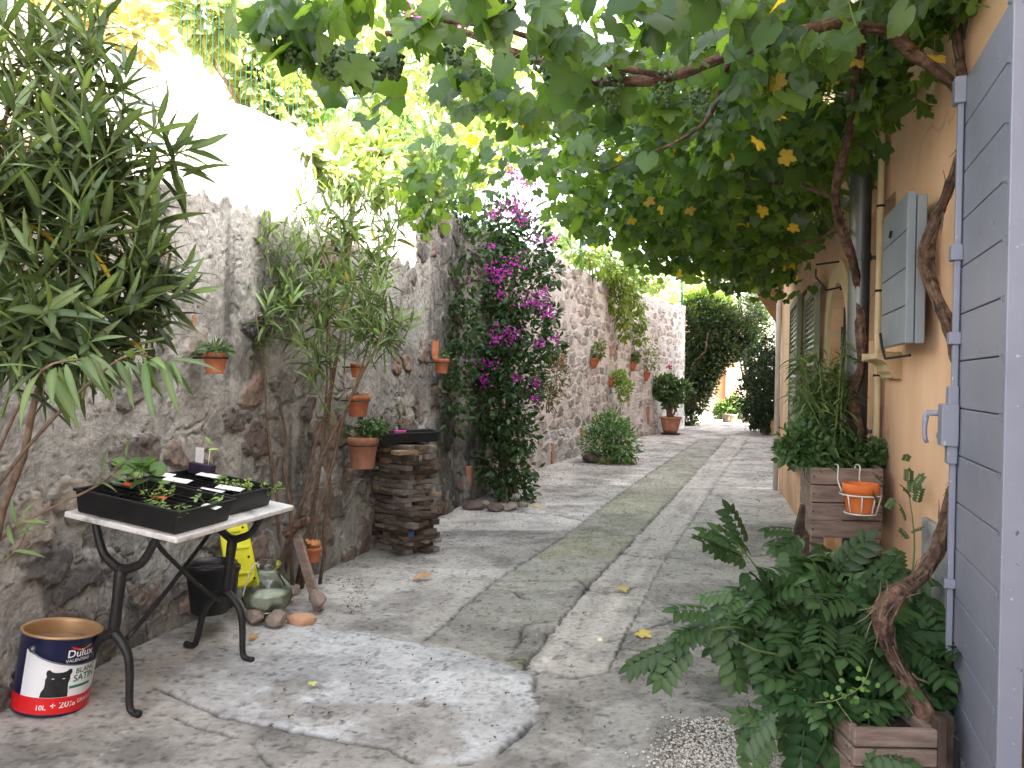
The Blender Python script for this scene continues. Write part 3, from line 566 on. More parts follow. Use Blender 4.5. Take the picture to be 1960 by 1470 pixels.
# roof with scalloped tile edge
mb = MB(); ov = .34
mb.add([H(S0 - .2, EAVE + .04, ov), H(S1 + .25, EAVE + .04, ov), H(S1 + .25, EAVE + 1.1, -3), H(S0 - .2, EAVE + 1.1, -3), H(S1 + .25, EAVE, -6.3), H(S0 - .2, EAVE, -6.3)], [(0, 1, 2, 3), (3, 2, 4, 5)])
roof = mb.build('roof', M['tile'], house); mb = MB()
E2 = EAVE + 1.5; SB = 6.0        # unseen upper storey added on the far half to shade the left wall
mbu = MB(); mbu.hexa([H(SB, EAVE + .005, -.002), H(S1, EAVE + .005, -.002), H(S1, EAVE + .005, -5), H(SB, EAVE + .005, -5)], [H(SB, E2, -.002), H(S1, E2, -.002), H(S1, E2, -5), H(SB, E2, -5)]); mbu.build('wall', M['orange_wall'], house)
mbu = MB(); mbu.hexa([H(SB - .2, E2 + .003, .3), H(S1 + .2, E2 + .003, .3), H(S1 + .2, E2 + .003, -5.3), H(SB - .2, E2 + .003, -5.3)], [H(SB - .2, E2 + 1.0, -2.4), H(S1 + .2, E2 + 1.0, -2.4), H(S1 + .2, E2 + 1.0, -2.6), H(SB - .2, E2 + 1.0, -2.6)]); mbu.build('roof', M['tile'], house)
ss = np.arange(S0, S1 + .2, .19)
for s0 in ss:
    mb.tube([H(s0, EAVE + .005, ov + .012), H(s0, EAVE + .36, -.9)], .062, 8)
mb.build('eave_tile', M['tile'], roof, smooth=True)
mb = MB(); mb.box(H((S0 + S1) / 2, EAVE - .09, .11), (S1 - S0, .22, .14), [(*HT, 0), (*HN, 0), (0, 0, 1)]); mb.build('cornice', M['cream'], house, bevel=.02)
# grey repaired plinth near the shutter
p1 = sz(1776, 1030); p2 = sz(1850, 1100)
mb = MB(); mb.box(H((p1[0] + 2.62) / 2, .38, .012), (p1[0] - 2.62, .024, .80), [(*HT, 0), (*HN, 0), (0, 0, 1)]); mb.build('plinth', M['plinth'], house, bevel=.006)
AXH = [(*HT, 0), (*HN, 0), (0, 0, 1)]
# small window: moulded stone sill
sill_c = (W_win[0] + W_win[1]) / 2; sl0, sz0 = sz(1730, 672); sl1, _ = sz(1655, 672)
mb = MB(); pr = [(0.0, -.115), (.035, -.115), (.04, -.10), (.055, -.085), (.062, -.055), (.09, -.035), (.115, -.03), (.115, .0), (0, .0)]
sa, sb = sz(1733, 690, 0)[0], sz(1657, 690, .1)[0]; zt = sz(1690, 673, .1)[1]
V = [H(sa + (.0 if o > .1 else (.115 - o) * .6), zt + q, o) for o, q in pr] + [H(sb - (.0 if o > .1 else (.115 - o) * .6), zt + q, o) for o, q in pr]; n = len(pr)
mb.add(V, [(i, (i + 1) % n, n + (i + 1) % n, n + i) for i in range(n)] + [tuple(range(n)), tuple(range(2 * n - 1, n - 1, -1))])
mb.build('window_sill', M['cream'], house, bevel=.003)
# grey-blue folding shutter of the small window (folded against the wall towards the camera)
def plank_panel(mb, s_a, s_b, z0, z1, n, off_a, off_b, th, gap=.004):
    pa = H(s_a, 0, off_a); pb = H(s_b, 0, off_b); X = (pb - pa); L = np.linalg.norm(X); X /= L; N = np.cross(X, (0, 0, 1)); 
    if np.dot(N[:2], HN) < 0: N = -N
    hh = (z1 - z0) / n
    for i in range(n):
        c = (pa + pb) / 2 + np.array([0, 0, z0 + hh * (i + .5)]); mb.box(c, (L, th, hh - gap), [X, N, (0, 0, 1)])
    return pa, pb, X, N, L
sh = MB(); s_f, z_b = sz(1690, 662, .09); s_n = sz(1741, 655, .10)[0]
zb, ztp = sz(1742, 657, .1)[1], sz(1752, 362, .1)[1]
pa, pb, X, N, L = plank_panel(sh, s_f, s_n, zb, ztp, 4, .085, .105, .03, .004)
sho = sh.build('shutter', M['grey_paint'], house, bevel=.003)
sh2 = MB(); plank_panel(sh2, s_f - .01, s_n, zb + .01, ztp - .01, 4, .045, .062, .03, .004); sh2.box(H(s_n - .004, (zb + ztp) / 2, .104), (.018, .030, ztp - zb - .002), AXH); sh2.box(H(s_n - .001, (zb + ztp) / 2 - .006, .068), (.018, .034, ztp - zb - .012), AXH)
sh2.build('shutter', M['grey_paint'], house, bevel=.003)
mb = MB()
pc = H((s_f + s_n) / 2 + .1, zb - .01, .11)
mb.tube([H((s_f + s_n) / 2 + .12, zb + .06, .13), H((s_f + s_n) / 2 + .08, zb, .13), H((s_f + s_n) / 2 + .06, zb - .05, .12), H((s_f + s_n) / 2 - .1, zb - .04, .06)], .006, 6)
mb.tube([H((s_f + s_n) / 2 + .02, zb + .46, .12), H((s_f + s_n) / 2 - .03, zb + .45, .13), H((s_f + s_n) / 2 - .05, zb + .47, .13)], .006, 6)
mb.build('latch', M['iron'], sho)
# lilac door shutter leaf
ls0 = sz(1842, 700, .05)[0]; ls1 = ls0 - .62; zb, ztp = .165, 2.285
dm = MB(); pa, pb, X, N, L = plank_panel(dm, ls0, ls1, zb, ztp, 14, .045, .105, .034, .0035)
leaf = dm.build('door_shutter', M['lilac'], house, bevel=.003)
dm = MB(); ZZ = np.array([0, 0, 1.])
zc = (zb + ztp) / 2; zh = ztp - zb
pe = pb + N * 0; dm.box(pe + X * .012 + ZZ * zc + N * .0, (.024, .055, zh), [X, N, ZZ])                # near edge stile
dm.box(pa - X * .006 + ZZ * zc, (.012, .05, zh), [X, N, ZZ])
dm.build('edge_strip', M['lilac'], leaf, bevel=.003)
dm = MB(); dm.box(pa + X * .02 + N * .030 + ZZ * zc, (.022, .018, zh - .06), [X, N, ZZ])
for zz, hh in ((ztp - .04, .085), (ztp - .56, .05), (.66, .03), (zb + .07, .085), (1.45, .04)): dm.box(pa + X * .018 + N * .034 + ZZ * zz, (.05, .034, hh), [X, N, ZZ])
dm.build('bolt_rod', M['lilac'], leaf, bevel=.003)
lz = sz(1842, 815, .06)[1]
dm = MB(); dm.box(pa + X * .02 + N * .045 + ZZ * (lz), (.075, .05, .135), [X, N, ZZ]); dm.box(pa + X * .02 + N * .035 + ZZ * (lz), (.05, .03, .25), [X, N, ZZ])
lock = dm.build('lock_box', M['lilac'], leaf, bevel=.004)
dm = MB(); hp = pa - X * .02 + N * .05 + ZZ * (lz + .035); ou = N * 1.0
P = [hp, hp - X * .02 + N * .02, hp - X * .03 + N * .045, hp - X * .03 + N * .05 + ZZ * (-.01), hp - X * .028 + N * .054 + ZZ * (-.05), hp - X * .026 + N * .052 + ZZ * (-.085), hp - X * .026 + N * .045 + ZZ * (-.10)]
dm.tube(P, [.011, .010, .010, .010, .008, .008, .006], 10); dm.build('handle', M['lilac'], lock, smooth=True)
dm = MB(); kx = -X; kp = pa - X * .018 + N * .045 + ZZ * (lz - .04); A3 = [np.cross(kx, ZZ), ZZ, kx]
dm.lathe([(.0, 0), (.018, 0), (.017, .02), (.022, .028), (.022, .045), (.018, .052), (0, .054)], kp, 16, None, A3); dm.build('knob', M['lilac'], lock, smooth=True)
for i in range(14):
    dm = MB(); zz = zb + zh / 14 * (i + 1) - .004; dm.box(pb + N * .021 - X * .05 + ZZ * zz, (.016, .006, .012), [X, N, ZZ]); dm.box(pb + N * .021 - X * .025 + ZZ * (zz - .008), (.012, .006, .014), [X, N, ZZ]); dm.build('hinge', M['grey_paint'], leaf)
# drainpipe with collars, conduit beside it
sp = sz(1645, 500, .10)[0]
mb = MB(); mb.tube([H(sp, z_, .10) for z_ in np.linspace(.9, 4.2, 8)], .053, 20); mb.tube([H(sp, z_, .10) for z_ in (-.02, .9)], .057, 20)
dp = mb.build('drainpipe', M['zinc'], house, smooth=True); mb = MB()
for zz in (1.05, 1.95, 2.9): mb.lathe([(.0535, -.02), (.058, -.018), (.058, .018), (.0535, .02)], H(sp, zz, .10), 20); mb.box(H(sp, zz, .03), (.02, .08, .02), AXH)
mb.build('bracket', M['zinc'], dp)
mb = MB(); s2 = sp - .165; mb.tube([H(s2 + .004 * math.sin(9 * z_), z_, .035) for z_ in np.linspace(0, 4.2, 30)], .017, 10)
cd = mb.build('conduit', M['cream'], house, smooth=True); mb = MB()
for zz in np.arange(.5, 4, .42): mb.lathe([(.0185, -.006), (.020, 0), (.0185, .006)], H(s2, zz, .035), 10)
mb.build('clip', M['dark_line'], cd)
mb = MB(); mb.tube([H(sp - .10, z_, .02) for z_ in np.linspace(0, 4.2, 4)], .008, 6); mb.build('cable', M['zinc'], house)
# arched doorway: cream surround, wooden door with wrought grille
mb = MB(); c = (A_arch[0] + A_arch[1]) / 2; r = (A_arch[1] - A_arch[0]) / 2; ro = r + .16
inn = [(A_arch[0], 0)] + [(c - r * math.cos(t), A_arch[3] + r * math.sin(t)) for t in np.linspace(0, math.pi, 20)] + [(A_arch[1], 0)]
out = [(A_arch[0] - .16, 0)] + [(c - ro * math.cos(t), A_arch[3] + ro * math.sin(t)) for t in np.linspace(0, math.pi, 20)] + [(A_arch[1] + .16, 0)]
n = len(inn); V = [H(a, b, .025) for a, b in inn] + [H(a, b, .025) for a, b in out] + [H(a, b, -.06) for a, b in inn] + [H(a, b, 0) for a, b in out]
Fq = []
for i in range(n - 1): Fq += [(i, i + 1, n + i + 1, n + i), (2 * n + i, 2 * n + i + 1, i + 1, i), (n + i, n + i + 1, 3 * n + i + 1, 3 * n + i)]
mb.add(V, Fq); arch = mb.build('arch_surround', M['cream'], house)
mb = MB(); mb.add([H(a, b, -.12) for a, b in inn], [tuple(range(n))]); ad = mb.build('arch_door', M['wood_grey'], house); mb = MB()
for k in np.linspace(-.36, .36, 9):
    zt_ = A_arch[3] + math.sqrt(max(0, (r - .03) ** 2 - k * k)); mb.tube([H(c + k, .7, -.07), H(c + k, zt_, -.07)], .008, 6)
for zz in (.75, 1.15, 1.55): mb.tube([H(c - r + .02, zz, -.07), H(c + r - .02, zz, -.07)], .009, 6)
for k in (-.2, 0, .2):
    t = np.linspace(0, 2 * math.pi, 14); mb.tube([H(c + k + .07 * math.cos(q), 1.35 + .1 * math.sin(q), -.07) for q in t], .006, 5)
mb.build('grille', M['iron'], ad)
# olive shutters on the far window
for (u_near, u_far, v_top) in ((1561, 1541, 557), (1527, 1513, 578)):
    sn_ = sz(u_near, 700, .08)[0]; sf_ = sz(u_far, 700, .03)[0]; mb = MB(); pa2 = H(sn_, 1.36, .075); pb2 = H(sf_, 1.36, .03); X_ = unit(pb2 - pa2); N_ = np.cross(X_, ZZ); w = np.linalg.norm(pb2 - pa2); zt2 = sz((u_near + u_far) / 2, v_top, .05)[1]; zb2 = .5; zm = (zt2 + zb2) / 2
    if np.dot(N_[:2], HN) < 0: N_ = -N_
    cc2 = (pa2 + pb2) / 2; cc2[2] = zm
    for e_ in (-1, 1): mb.box(cc2 + X_ * e_ * (w / 2 - .03), (.06, .036, zt2 - zb2), [X_, N_, ZZ])
    for zz in np.linspace(zb2 + .03, zt2 - .03, 4): mb.box((cc2[0], cc2[1], zz), (w - .122, .034, .06), [X_, N_, ZZ])
    for zz in np.arange(zb2 + .09, zt2 - .06, .045): mb.box((cc2[0], cc2[1], zz), (w - .13, .012, .03), [X_, unit(N_ + ZZ * .6), unit(ZZ - N_ * .6)])
    mb.build('shutter', M['green_paint'], house)
mb = MB(); a = G_win; mb.box(H((a[0] + a[1]) / 2, (a[2] + a[3]) / 2, -.15), (a[1] - a[0], .02, a[3] - a[2]), AXH); mb.build('window_pane', M['pane'], house)
mb = MB(); lp = sz(1583, 515, .1); q0 = H(lp[0], lp[1], 0)
mb.tube([H(lp[0], lp[1] - .12, .01), H(lp[0], lp[1] - .14, .10), H(lp[0], lp[1] - .05, .17), H(lp[0], lp[1], .17)], .007, 6); mb.tube([H(lp[0], lp[1] - .14, .01), H(lp[0], lp[1] + .06, .01)], .009, 6); mb.tube([H(lp[0], lp[1] + .05, .01), H(lp[0], lp[1] + .03, .17)], .007, 6)
mb.build('wall_hook', M['iron'], house)
# corner pipes at the far end of the house
mb = MB(); mb.tube([H(S1 - .12, z_, .05) for z_ in (0, 4.2)], .03, 12); mb.build('corner_pipe', M['white_pipe'], house, smooth=True)

# ================================================================== NEIGHBOUR, FAR HOUSES
nh = thing('neighbour_house', 'orange house with upper floor jutting over the lane beyond the lilac shuttered house', 'house', (6, 15, 0))
mb = MB(); mb.hexa([(3.42, 9.52, 0), (9.5, 9.52, 0), (14, 21.5, 0), (8.0, 21.5, 0)], [(3.42, 9.52, 5.9), (9.5, 9.52, 5.9), (14, 21.5, 5.9), (8.0, 21.5, 5.9)])  # unseen main block, extended to keep sun off the lane
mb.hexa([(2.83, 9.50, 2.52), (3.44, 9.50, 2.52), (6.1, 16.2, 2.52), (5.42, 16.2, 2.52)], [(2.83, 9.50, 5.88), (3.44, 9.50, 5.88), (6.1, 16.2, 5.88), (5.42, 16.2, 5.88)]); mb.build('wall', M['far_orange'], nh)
mb = MB(); mb.hexa([(2.5, 9.45, 5.91), (9.6, 9.45, 5.91), (14.2, 21.8, 5.91), (7.5, 21.8, 5.91)], [(5.5, 9.45, 7), (6, 9.45, 7), (10.5, 21.8, 7), (10.2, 21.8, 7)]); mb.build('roof', M['tile'], nh)
for (ua, ub, Y) in ((1487, 1502, 16.1), (1497, 1500, 15.4)):
    mb = MB(); a = atY(ua, 612, Y); a[2] = 2.52; b = atY(ub, 790, Y); b[2] = 0; mb.tube([a, b], .055, 10); mb.build('strut', M['white_pipe'], nh, smooth=True)
fo = thing('far_house', 'sunlit orange cottage closing the end of the lane', 'house', (8.5, 32, 0))
mb = MB(); mb.hexa([(4.5, 32, 0), (9.2, 32, 0), (9.2, 38, 0), (4.5, 38, 0)], [(4.5, 32, 3.2), (9.2, 32, 3.2), (9.2, 38, 3.2), (4.5, 38, 3.2)]); mb.build('wall', M['far_orange'], fo)
mb = MB(); mb.hexa([(4.3, 31.8, 3.21), (9.4, 31.8, 3.21), (9.4, 38.2, 3.21), (4.3, 38.2, 3.21)], [(4.3, 34.8, 4.3), (9.4, 34.8, 4.3), (9.4, 35.2, 4.3), (4.3, 35.2, 4.3)]); mb.build('roof', M['tile'], fo)
mb = MB(); mb.box((7.9, 31.96, 1.0), (.9, .06, 2.0)); mb.build('door', M['wood_grey'], fo, bevel=.01)
mb = MB(); mb.box((8.75, 31.9, 1.3), (.18, .18, 2.6)); mb.build('pillar', M['terracotta_old'], fo, bevel=.02)
pl = thing('pale_house', 'tall pale stone house standing behind the far shrubs', 'house', (12, 36, 0))
mb = MB(); mb.hexa([(9.3, 33, 0), (22, 33, 0), (22, 44, 0), (9.3, 44, 0)], [(9.3, 33, 6.4), (22, 33, 6.4), (22, 44, 6.4), (9.3, 44, 6.4)]); mb.build('wall', M['pale_house'], pl)
mb = MB(); mb.hexa([(9.1, 32.8, 6.41), (22.2, 32.8, 6.41), (22.2, 44.2, 6.41), (9.1, 44.2, 6.41)], [(9.1, 38, 7.6), (22.2, 38, 7.6), (22.2, 39, 7.6), (9.1, 39, 7.6)]); mb.build('roof', M['tile'], pl)
mb = MB(); mb.box((10.3, 32.98, 4.6), (.9, .06, 1.3)); mb.build('window', M['pane'], pl)

# ================================================================== FENCE ON THE WALL
fen = thing('wire_fence', 'green wire mesh fence on posts along the top of the stone wall', 'fence', (LW[1][0] - .4, LW[1][1], 2.7))
mb = MB(); sa = np.arange(4.5, LCUM[-1], .055)
for s0 in sa:
    q, d, n = lw_at(s0); zt_ = float(ztop(np.array(s0))); p = q - n * .34; mb.tube([(p[0], p[1], zt_ - .1), (p[0], p[1], zt_ + 1.05)], .0025, 3, cap=False)
for hz in (.05, .3, .55, .8, 1.05):
    P = []
    for s0 in np.arange(4.5, LCUM[-1], .5):
        q, d, n = lw_at(s0); p = q - n * .34; P.append((p[0], p[1], float(ztop(np.array(s0))) + hz))
    mb.tube(P, .003, 3, cap=False)
mb.build('wire_mesh', M['lgreen'], fen)
for (u, v) in ((1112, 490), (1305, 590)):
    p = onL(u, v, -.3); s0 = float(np.interp(p[1], LW[:, 1], LCUM)); zt_ = float(ztop(np.array(min(s0, LCUM[-1]))))
    mb = MB(); mb.tube([(p[0], p[1], zt_ - .15), (p[0], p[1], zt_ + 1.2)], .012 if u < 500 else .03, 8); mb.build('post', M['lgreen'], fen)

# ================================================================== PLANTS
def plant(name, label, cat, base, group=None): return thing(name, label, cat, base, group)
GREEN_D = (.020, .045, .018); GREEN_M = (.045, .095, .030)
# ---- oleanders
def oleander(t, bl, base, n_sh, leafsz, c1, c2, nstem, r0, alt=None, p=0.0, per=(9, 16), upb=.6):
    mbs = MB(); mbl = MB(); tips, D, Cn = sample_blobs(bl, n_sh, .35)
    PP = []; AA = []; NN = []; SS_ = []; dr = []
    for i in range(n_sh):
        d = unit(D[i] * .7 + np.array([0, 0, upb * (1 if tips[i][2] > 1.55 or n_sh < 145 else .25)]) + rng.normal(size=3) * .25); L = rng.uniform(.20, .36) * leafsz / .15
        b = tips[i] - d * L; mid = b + d * L * .5 + np.array([0, 0, -.02])
        mbs.tube([b, mid, tips[i]], [.005, .004, .002], 5, cap=False)
        nl = rng.integers(*per); ph = rng.random() * 6
        a0 = unit(np.cross(d, rng.normal(size=3))); b0 = np.cross(d, a0)
        for k in range(nl):
            f = k / (nl - 1); pos = b + d * L * (.25 + .78 * f); ang = ph + k * 2.094 + (k // 3) * 1.05
            rad = math.cos(ang) * a0 + math.sin(ang) * b0; tilt = 1.25 - .85 * f; a = d * math.cos(tilt) + rad * math.sin(tilt) + np.array([0, 0, -.25 * (1 - f)])
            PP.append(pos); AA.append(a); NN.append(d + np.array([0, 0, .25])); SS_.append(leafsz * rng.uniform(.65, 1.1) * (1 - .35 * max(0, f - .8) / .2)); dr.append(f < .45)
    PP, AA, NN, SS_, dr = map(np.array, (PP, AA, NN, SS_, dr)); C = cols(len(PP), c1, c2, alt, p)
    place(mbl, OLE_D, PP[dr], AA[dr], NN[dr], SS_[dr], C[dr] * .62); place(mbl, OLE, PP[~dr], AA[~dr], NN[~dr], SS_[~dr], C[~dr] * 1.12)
    mbl.build('foliage', M['leaf'], t, smooth=True); mbs.build('twig', M['green_stem'], t)
    mst_ = MB()
    for i in range(nstem):
        b = bl[i % len(bl)]; e = b[0] + rng.normal(size=3) * b[1] * .25; s0 = np.array(base) + rng.normal(size=3) * np.array([.06, .06, 0]); tt_ = np.linspace(0, 1, 10)[:, None]
        ctrl = s0 * .45 + e * .55; ctrl[2] = s0[2] + (e[2] - s0[2]) * .55; ctrl += rng.normal(size=3) * .06
        P = (1 - tt_) ** 2 * s0 + 2 * tt_ * (1 - tt_) * ctrl + tt_ ** 2 * e; P[1:-1] += rng.normal(size=(8, 3)) * .008; mst_.tube(P, np.linspace(r0, r0 * .35, 10), 8)
    mst_.build('stem', M['stem'], t, smooth=True)
base = np.array([-1.93, 2.50, gz(-1.93, 2.50)])
t = plant('oleander', 'large dark oleander bush rising out of frame beside the paint bucket', 'shrub', base)
bl = blobs_px([(60, 120, 150, 2.45, .5), (220, 70, 110, 2.5, .4), (-20, 320, 150, 2.3), (170, 270, 150, 2.45), (80, 440, 140, 2.25), (230, 470, 130, 2.45), (290, 540, 75, 2.5), (130, 600, 120, 2.25), (20, 640, 110, 2.15), (330, 250, 60, 2.6, .6), (60, -60, 110, 2.4, .2)])
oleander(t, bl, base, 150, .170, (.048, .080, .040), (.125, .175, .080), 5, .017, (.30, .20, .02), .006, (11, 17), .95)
mbx = MB()   # pale drooping sprays low on the bush
for (u, v, Y, uu, vv) in ((75, 715, 1.95, 150, 690), (225, 690, 2.05, 300, 690), (185, 930, 2.5, 215, 905), (20, 1065, 2.2, 35, 1040)):
    b = atY(u, v, Y); d = unit(atY(uu, vv, Y) - b + np.array([0, -.02, 0])); n = 17 if v < 800 else 8; ph = np.arange(n) * 2.4; a0 = unit(np.cross(d, [0, 0, 1.])); b0 = np.cross(d, a0)
    rad = np.cos(ph)[:, None] * a0 + np.sin(ph)[:, None] * b0 + rng.normal(size=(n, 3)) * .35; f = np.linspace(0, 1, n)[:, None]
    place(mbx, OLE_D, b + d * .16 * f, d * .75 + rad * .85 + np.array([0, 0, -.75 if v < 800 else .1]), rad * .2 + np.array([0, -.6, .8]), .15 * (1 - .2 * f[:, 0]) * (1 if v < 800 else .62) * rng.uniform(.6, 1.15, n), cols(n, (.07, .12, .045), (.13, .19, .075)))
mbx.build('foliage', M['leaf'], t, smooth=True)
for (u, v, Y, uu, vv) in ((75, 715, 1.95, 150, 690), (225, 690, 2.05, 300, 690), (185, 930, 2.5, 215, 905), (20, 1065, 2.2, 35, 1040)):
    b = atY(u, v, Y); e = atY(uu, vv, Y); q0 = base + np.array([.10 if v > 800 else .2, 0, max(.2, b[2] * .55)]); mbx = MB(); mbx.tube(spline([q0, (q0 + b) / 2 + np.array([0, 0, .04]), b, b + unit(e - b) * .12], 14), np.linspace(.007, .002, 14), 6); mbx.build('twig', M['stem'], t, smooth=True)
base = np.array([-1.33, 4.72, 0.02]); t = plant('oleander', 'lighter multi-stemmed oleander growing against the wall behind the marble table', 'shrub', base)
bl = blobs_px([(600, 560, 90, 4.6), (520, 500, 80, 4.55), (690, 480, 85, 4.5), (730, 580, 80, 4.4), (640, 640, 85, 4.45), (490, 600, 70, 4.4), (745, 650, 60, 4.3), (660, 400, 65, 4.7), (470, 460, 50, 4.5), (750, 420, 50, 4.6), (600, 450, 70, 4.7), (530, 400, 50, 4.6, .6), (740, 480, 60, 4.4), (580, 360, 40, 4.8, .6), (700, 350, 40, 4.8, .6)])
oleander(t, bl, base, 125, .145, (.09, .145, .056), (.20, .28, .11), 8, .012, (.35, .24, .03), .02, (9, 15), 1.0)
# ---- bougainvillea
base = np.array([.0, 8.75, 0]); t = plant('bougainvillea', 'tall bougainvillea with magenta flowers climbing the stone wall', 'climbing plant', base)
bl = blobs_px([(965, 425, 46, 8.9), (930, 470, 62, 8.7), (1010, 470, 48, 8.8), (915, 540, 60, 8.7), (990, 560, 55, 8.6), (930, 640, 75, 8.5), (1010, 640, 52, 8.6), (900, 700, 62, 8.5), (985, 710, 60, 8.4), (950, 770, 70, 8.4), (870, 790, 45, 8.5, .5), (985, 830, 45, 8.3), (965, 890, 55, 8.3), (985, 940, 34, 8.2), (1050, 600, 22, 8.5), (872, 690, 40, 7.5), (880, 630, 42, 7.6), (876, 550, 38, 7.6), (1050, 520, 26, 8.5), (895, 470, 40, 7.9), (880, 420, 34, 7.9), (1055, 660, 22, 8.4), (865, 760, 34, 7.4), (868, 810, 24, 7.4, .6)])
bl = [(c, r * 1.12, w) for c, r, w in bl]; mbl = MB(); bush(mbl, bl, 9500, OVATE, .070, (.018, .045, .017), (.055, .105, .038), inner=.35); mbl.build('foliage', M['leaf'], t, smooth=True)
fl = [(948, 520, 34), (985, 505, 26), (1040, 458, 24), (900, 490, 22), (960, 525, 26), (1010, 575, 22), (1035, 585, 24), (1055, 600, 16), (960, 635, 26), (985, 640, 20), (950, 650, 16), (905, 690, 16), (935, 698, 16), (925, 728, 14), (990, 722, 14), (1025, 735, 12), (1065, 650, 12), (1030, 660, 12), (870, 640, 10), (970, 400, 26), (1005, 400, 26), (945, 410, 18), (985, 385, 16), (1000, 425, 14), (1040, 560, 16), (895, 535, 14), (940, 470, 10), (1022, 765, 10), (1060, 455, 12), (960, 565, 10)]
for (u, v, r) in fl:
    mbf = MB(); Y = 8.02 if v > 430 else 8.3; n = int(6 + r * 1.3); c = atY(u, v, Y); P = c + rng.normal(size=(n, 3)) * r * Y / F_PX * np.array([.5, .5, .36]); A = rdir(n) + np.array([.0, -.5, .1])
    place(mbf, OVATE, P, A, rdir(n) + np.array([0, -1., .3]), .036, cols(n, (.34, .018, .27), (.46, .05, .40), jit=.12)); mbf.build('flower_cluster', M['petal'], t, smooth=True)
mbs = MB(); twigs(mbs, base + np.array([-.05, .05, 0]), bl, 12, .028, .008); mbs.build('stem', M['stem'], t)
mbl = MB(); t2 = plant('dry_shrub', 'grey olive wispy shrub beside the bougainvillea', 'shrub', onL(1060, 880, .2)); bl2 = blobs_px([(1055, 715, 36, 9.6), (1065, 680, 22, 9.6), (1045, 760, 25, 9.5)])
bush(mbl, bl2, 700, SMALL, .05, (.07, .075, .035), (.16, .14, .07)); mbl.build('foliage', M['leaf'], t2); mbs = MB(); twigs(mbs, onL(1052, 790, .1), bl2, 6, .007, .003); mbs.build('stem', M['stem'], t2)
# ---- creeper hanging over the far wall, low bush at the foot of the wall
t = plant('creeper', 'yellow green creeper hanging down over the top of the far stone wall', 'climbing plant', onL(1200, 560, .1)); mbl = MB()
bl = []
for (u, v, r) in ((1185, 545, 26), (1180, 580, 20), (1190, 610, 18), (1205, 560, 24), (1218, 585, 18), (1222, 620, 16), (1195, 640, 12), (1225, 650, 10), (1175, 520, 26), (1215, 530, 24), (1150, 505, 26), (1120, 490, 20)):
    p = onL(u, v, .15); bl.append((p, r * p[1] / F_PX, 1.0))
bush(mbl, bl, 2600, SMALL, .10, (.09, .15, .02), (.20, .27, .05), droop=.8); mbl.build('foliage', M['leaf'], t)
mbs = MB(); twigs(mbs, bl[8][0], bl, 8, .012, .004); mbs.build('stem', M['stem'], t)
b = G(1170, 885); t = plant('leafy_bush', 'round light green bush at the foot of the wall beside a rock', 'shrub', (b[0], b[1], 0)); mbl = MB(); Y = b[1]
bl = blobs_px([(1165, 840, 42, Y), (1190, 850, 36, Y - .2), (1140, 850, 30, Y), (1175, 812, 30, Y), (1150, 815, 24, Y), (1195, 870, 24, Y - .1), (1160, 868, 30, Y - .2)])
bush(mbl, bl, 2200, lance(.16, .1, 2), .085, (.05, .12, .035), (.13, .25, .08), up=.8); mbl.build('foliage', M['leaf'], t, smooth=True); mbs = MB(); twigs(mbs, (b[0], b[1], 0), bl, 10, .01, .003); mbs.build('stem', M['green_stem'], t)
# ---- big overhanging bush at the end of the wall
t = plant('overhanging_bush', 'huge dark bush spilling over the end of the stone wall', 'bush', (5.0, 23, 0)); mbl = MB()
bl = blobs_px([(1345, 610, 45, 22.8), (1375, 620, 40, 22.8), (1335, 660, 45, 22.6), (1365, 670, 40, 22.5), (1405, 640, 40, 23), (1335, 710, 42, 22.4), (1362, 705, 24, 22.4), (1392, 672, 28, 22.6), (1325, 760, 34, 22.4), (1340, 735, 30, 22.3), (1315, 800, 22, 22.5), (1325, 690, 40, 23.5), (1310, 740, 30, 23.5), (1430, 600, 34, 23.5), (1425, 640, 30, 23), (1425, 662, 24, 22.8), (1450, 620, 24, 23.5, .6)])
bush(mbl, bl, 26000, SMALL, .105, (.016, .030, .013), (.045, .07, .025), inner=.4); bush(mbl, blobs_px([(1345, 590, 35, 23), (1370, 595, 35, 23.3), (1330, 580, 20, 23)]), 1800, SMALL, .16, (.12, .2, .04), (.2, .28, .06), inner=.6)  # paler second batch on the crown: sunlight put into the leaf colour
mbl.build('foliage', M['leaf'], t); mbs = MB(); twigs(mbs, (4.85, 22.6, 0), bl, 14, .09, .02, .3); mbs.build('trunk', M['stem'], t)
# ---- right far shrubs
def simple_shrub(label, cat, bl, base, n, size, c1, c2, tpl=SMALL, name='shrub', ns=8, r0=.04, droop=.0, group=None):
    t = plant(name, label, cat, base, group); m = MB(); bush(m, bl, n, tpl, size, c1, c2, inner=.5, droop=droop); m.build('foliage', M['leaf'], t)
    m = MB(); twigs(m, base, bl, ns, r0, .008, .1); m.build('stem', M['stem'], t); return t
def gb(u, v): p = G(u, v); return (p[0], p[1], 0)
simple_shrub('dark tall shrub in front of the jutting orange house', 'shrub', blobs_px([(1465, 700, 45, 19.5), (1450, 760, 42, 19.3), (1475, 770, 38, 19), (1452, 725, 26, 19.8), (1480, 670, 28, 19.5), (1452, 800, 20, 19.3), (1480, 810, 18, 19), (1470, 730, 40, 20.5), (1455, 790, 34, 20.3), (1485, 700, 30, 20.3), (1448, 685, 22, 20.5)]), gb(1462, 828), 9000, .10, (.016, .034, .018), (.045, .075, .035))
simple_shrub('grey green tree with thin crown in front of the pale stone house', 'tree', blobs_px([(1440, 600, 36, 27), (1465, 620, 30, 27), (1430, 650, 36, 27), (1460, 665, 36, 27), (1420, 610, 24, 27)]), (8.3, 27, 0), 800, .16, (.05, .07, .045), (.10, .125, .08), name='small_tree', r0=.09)
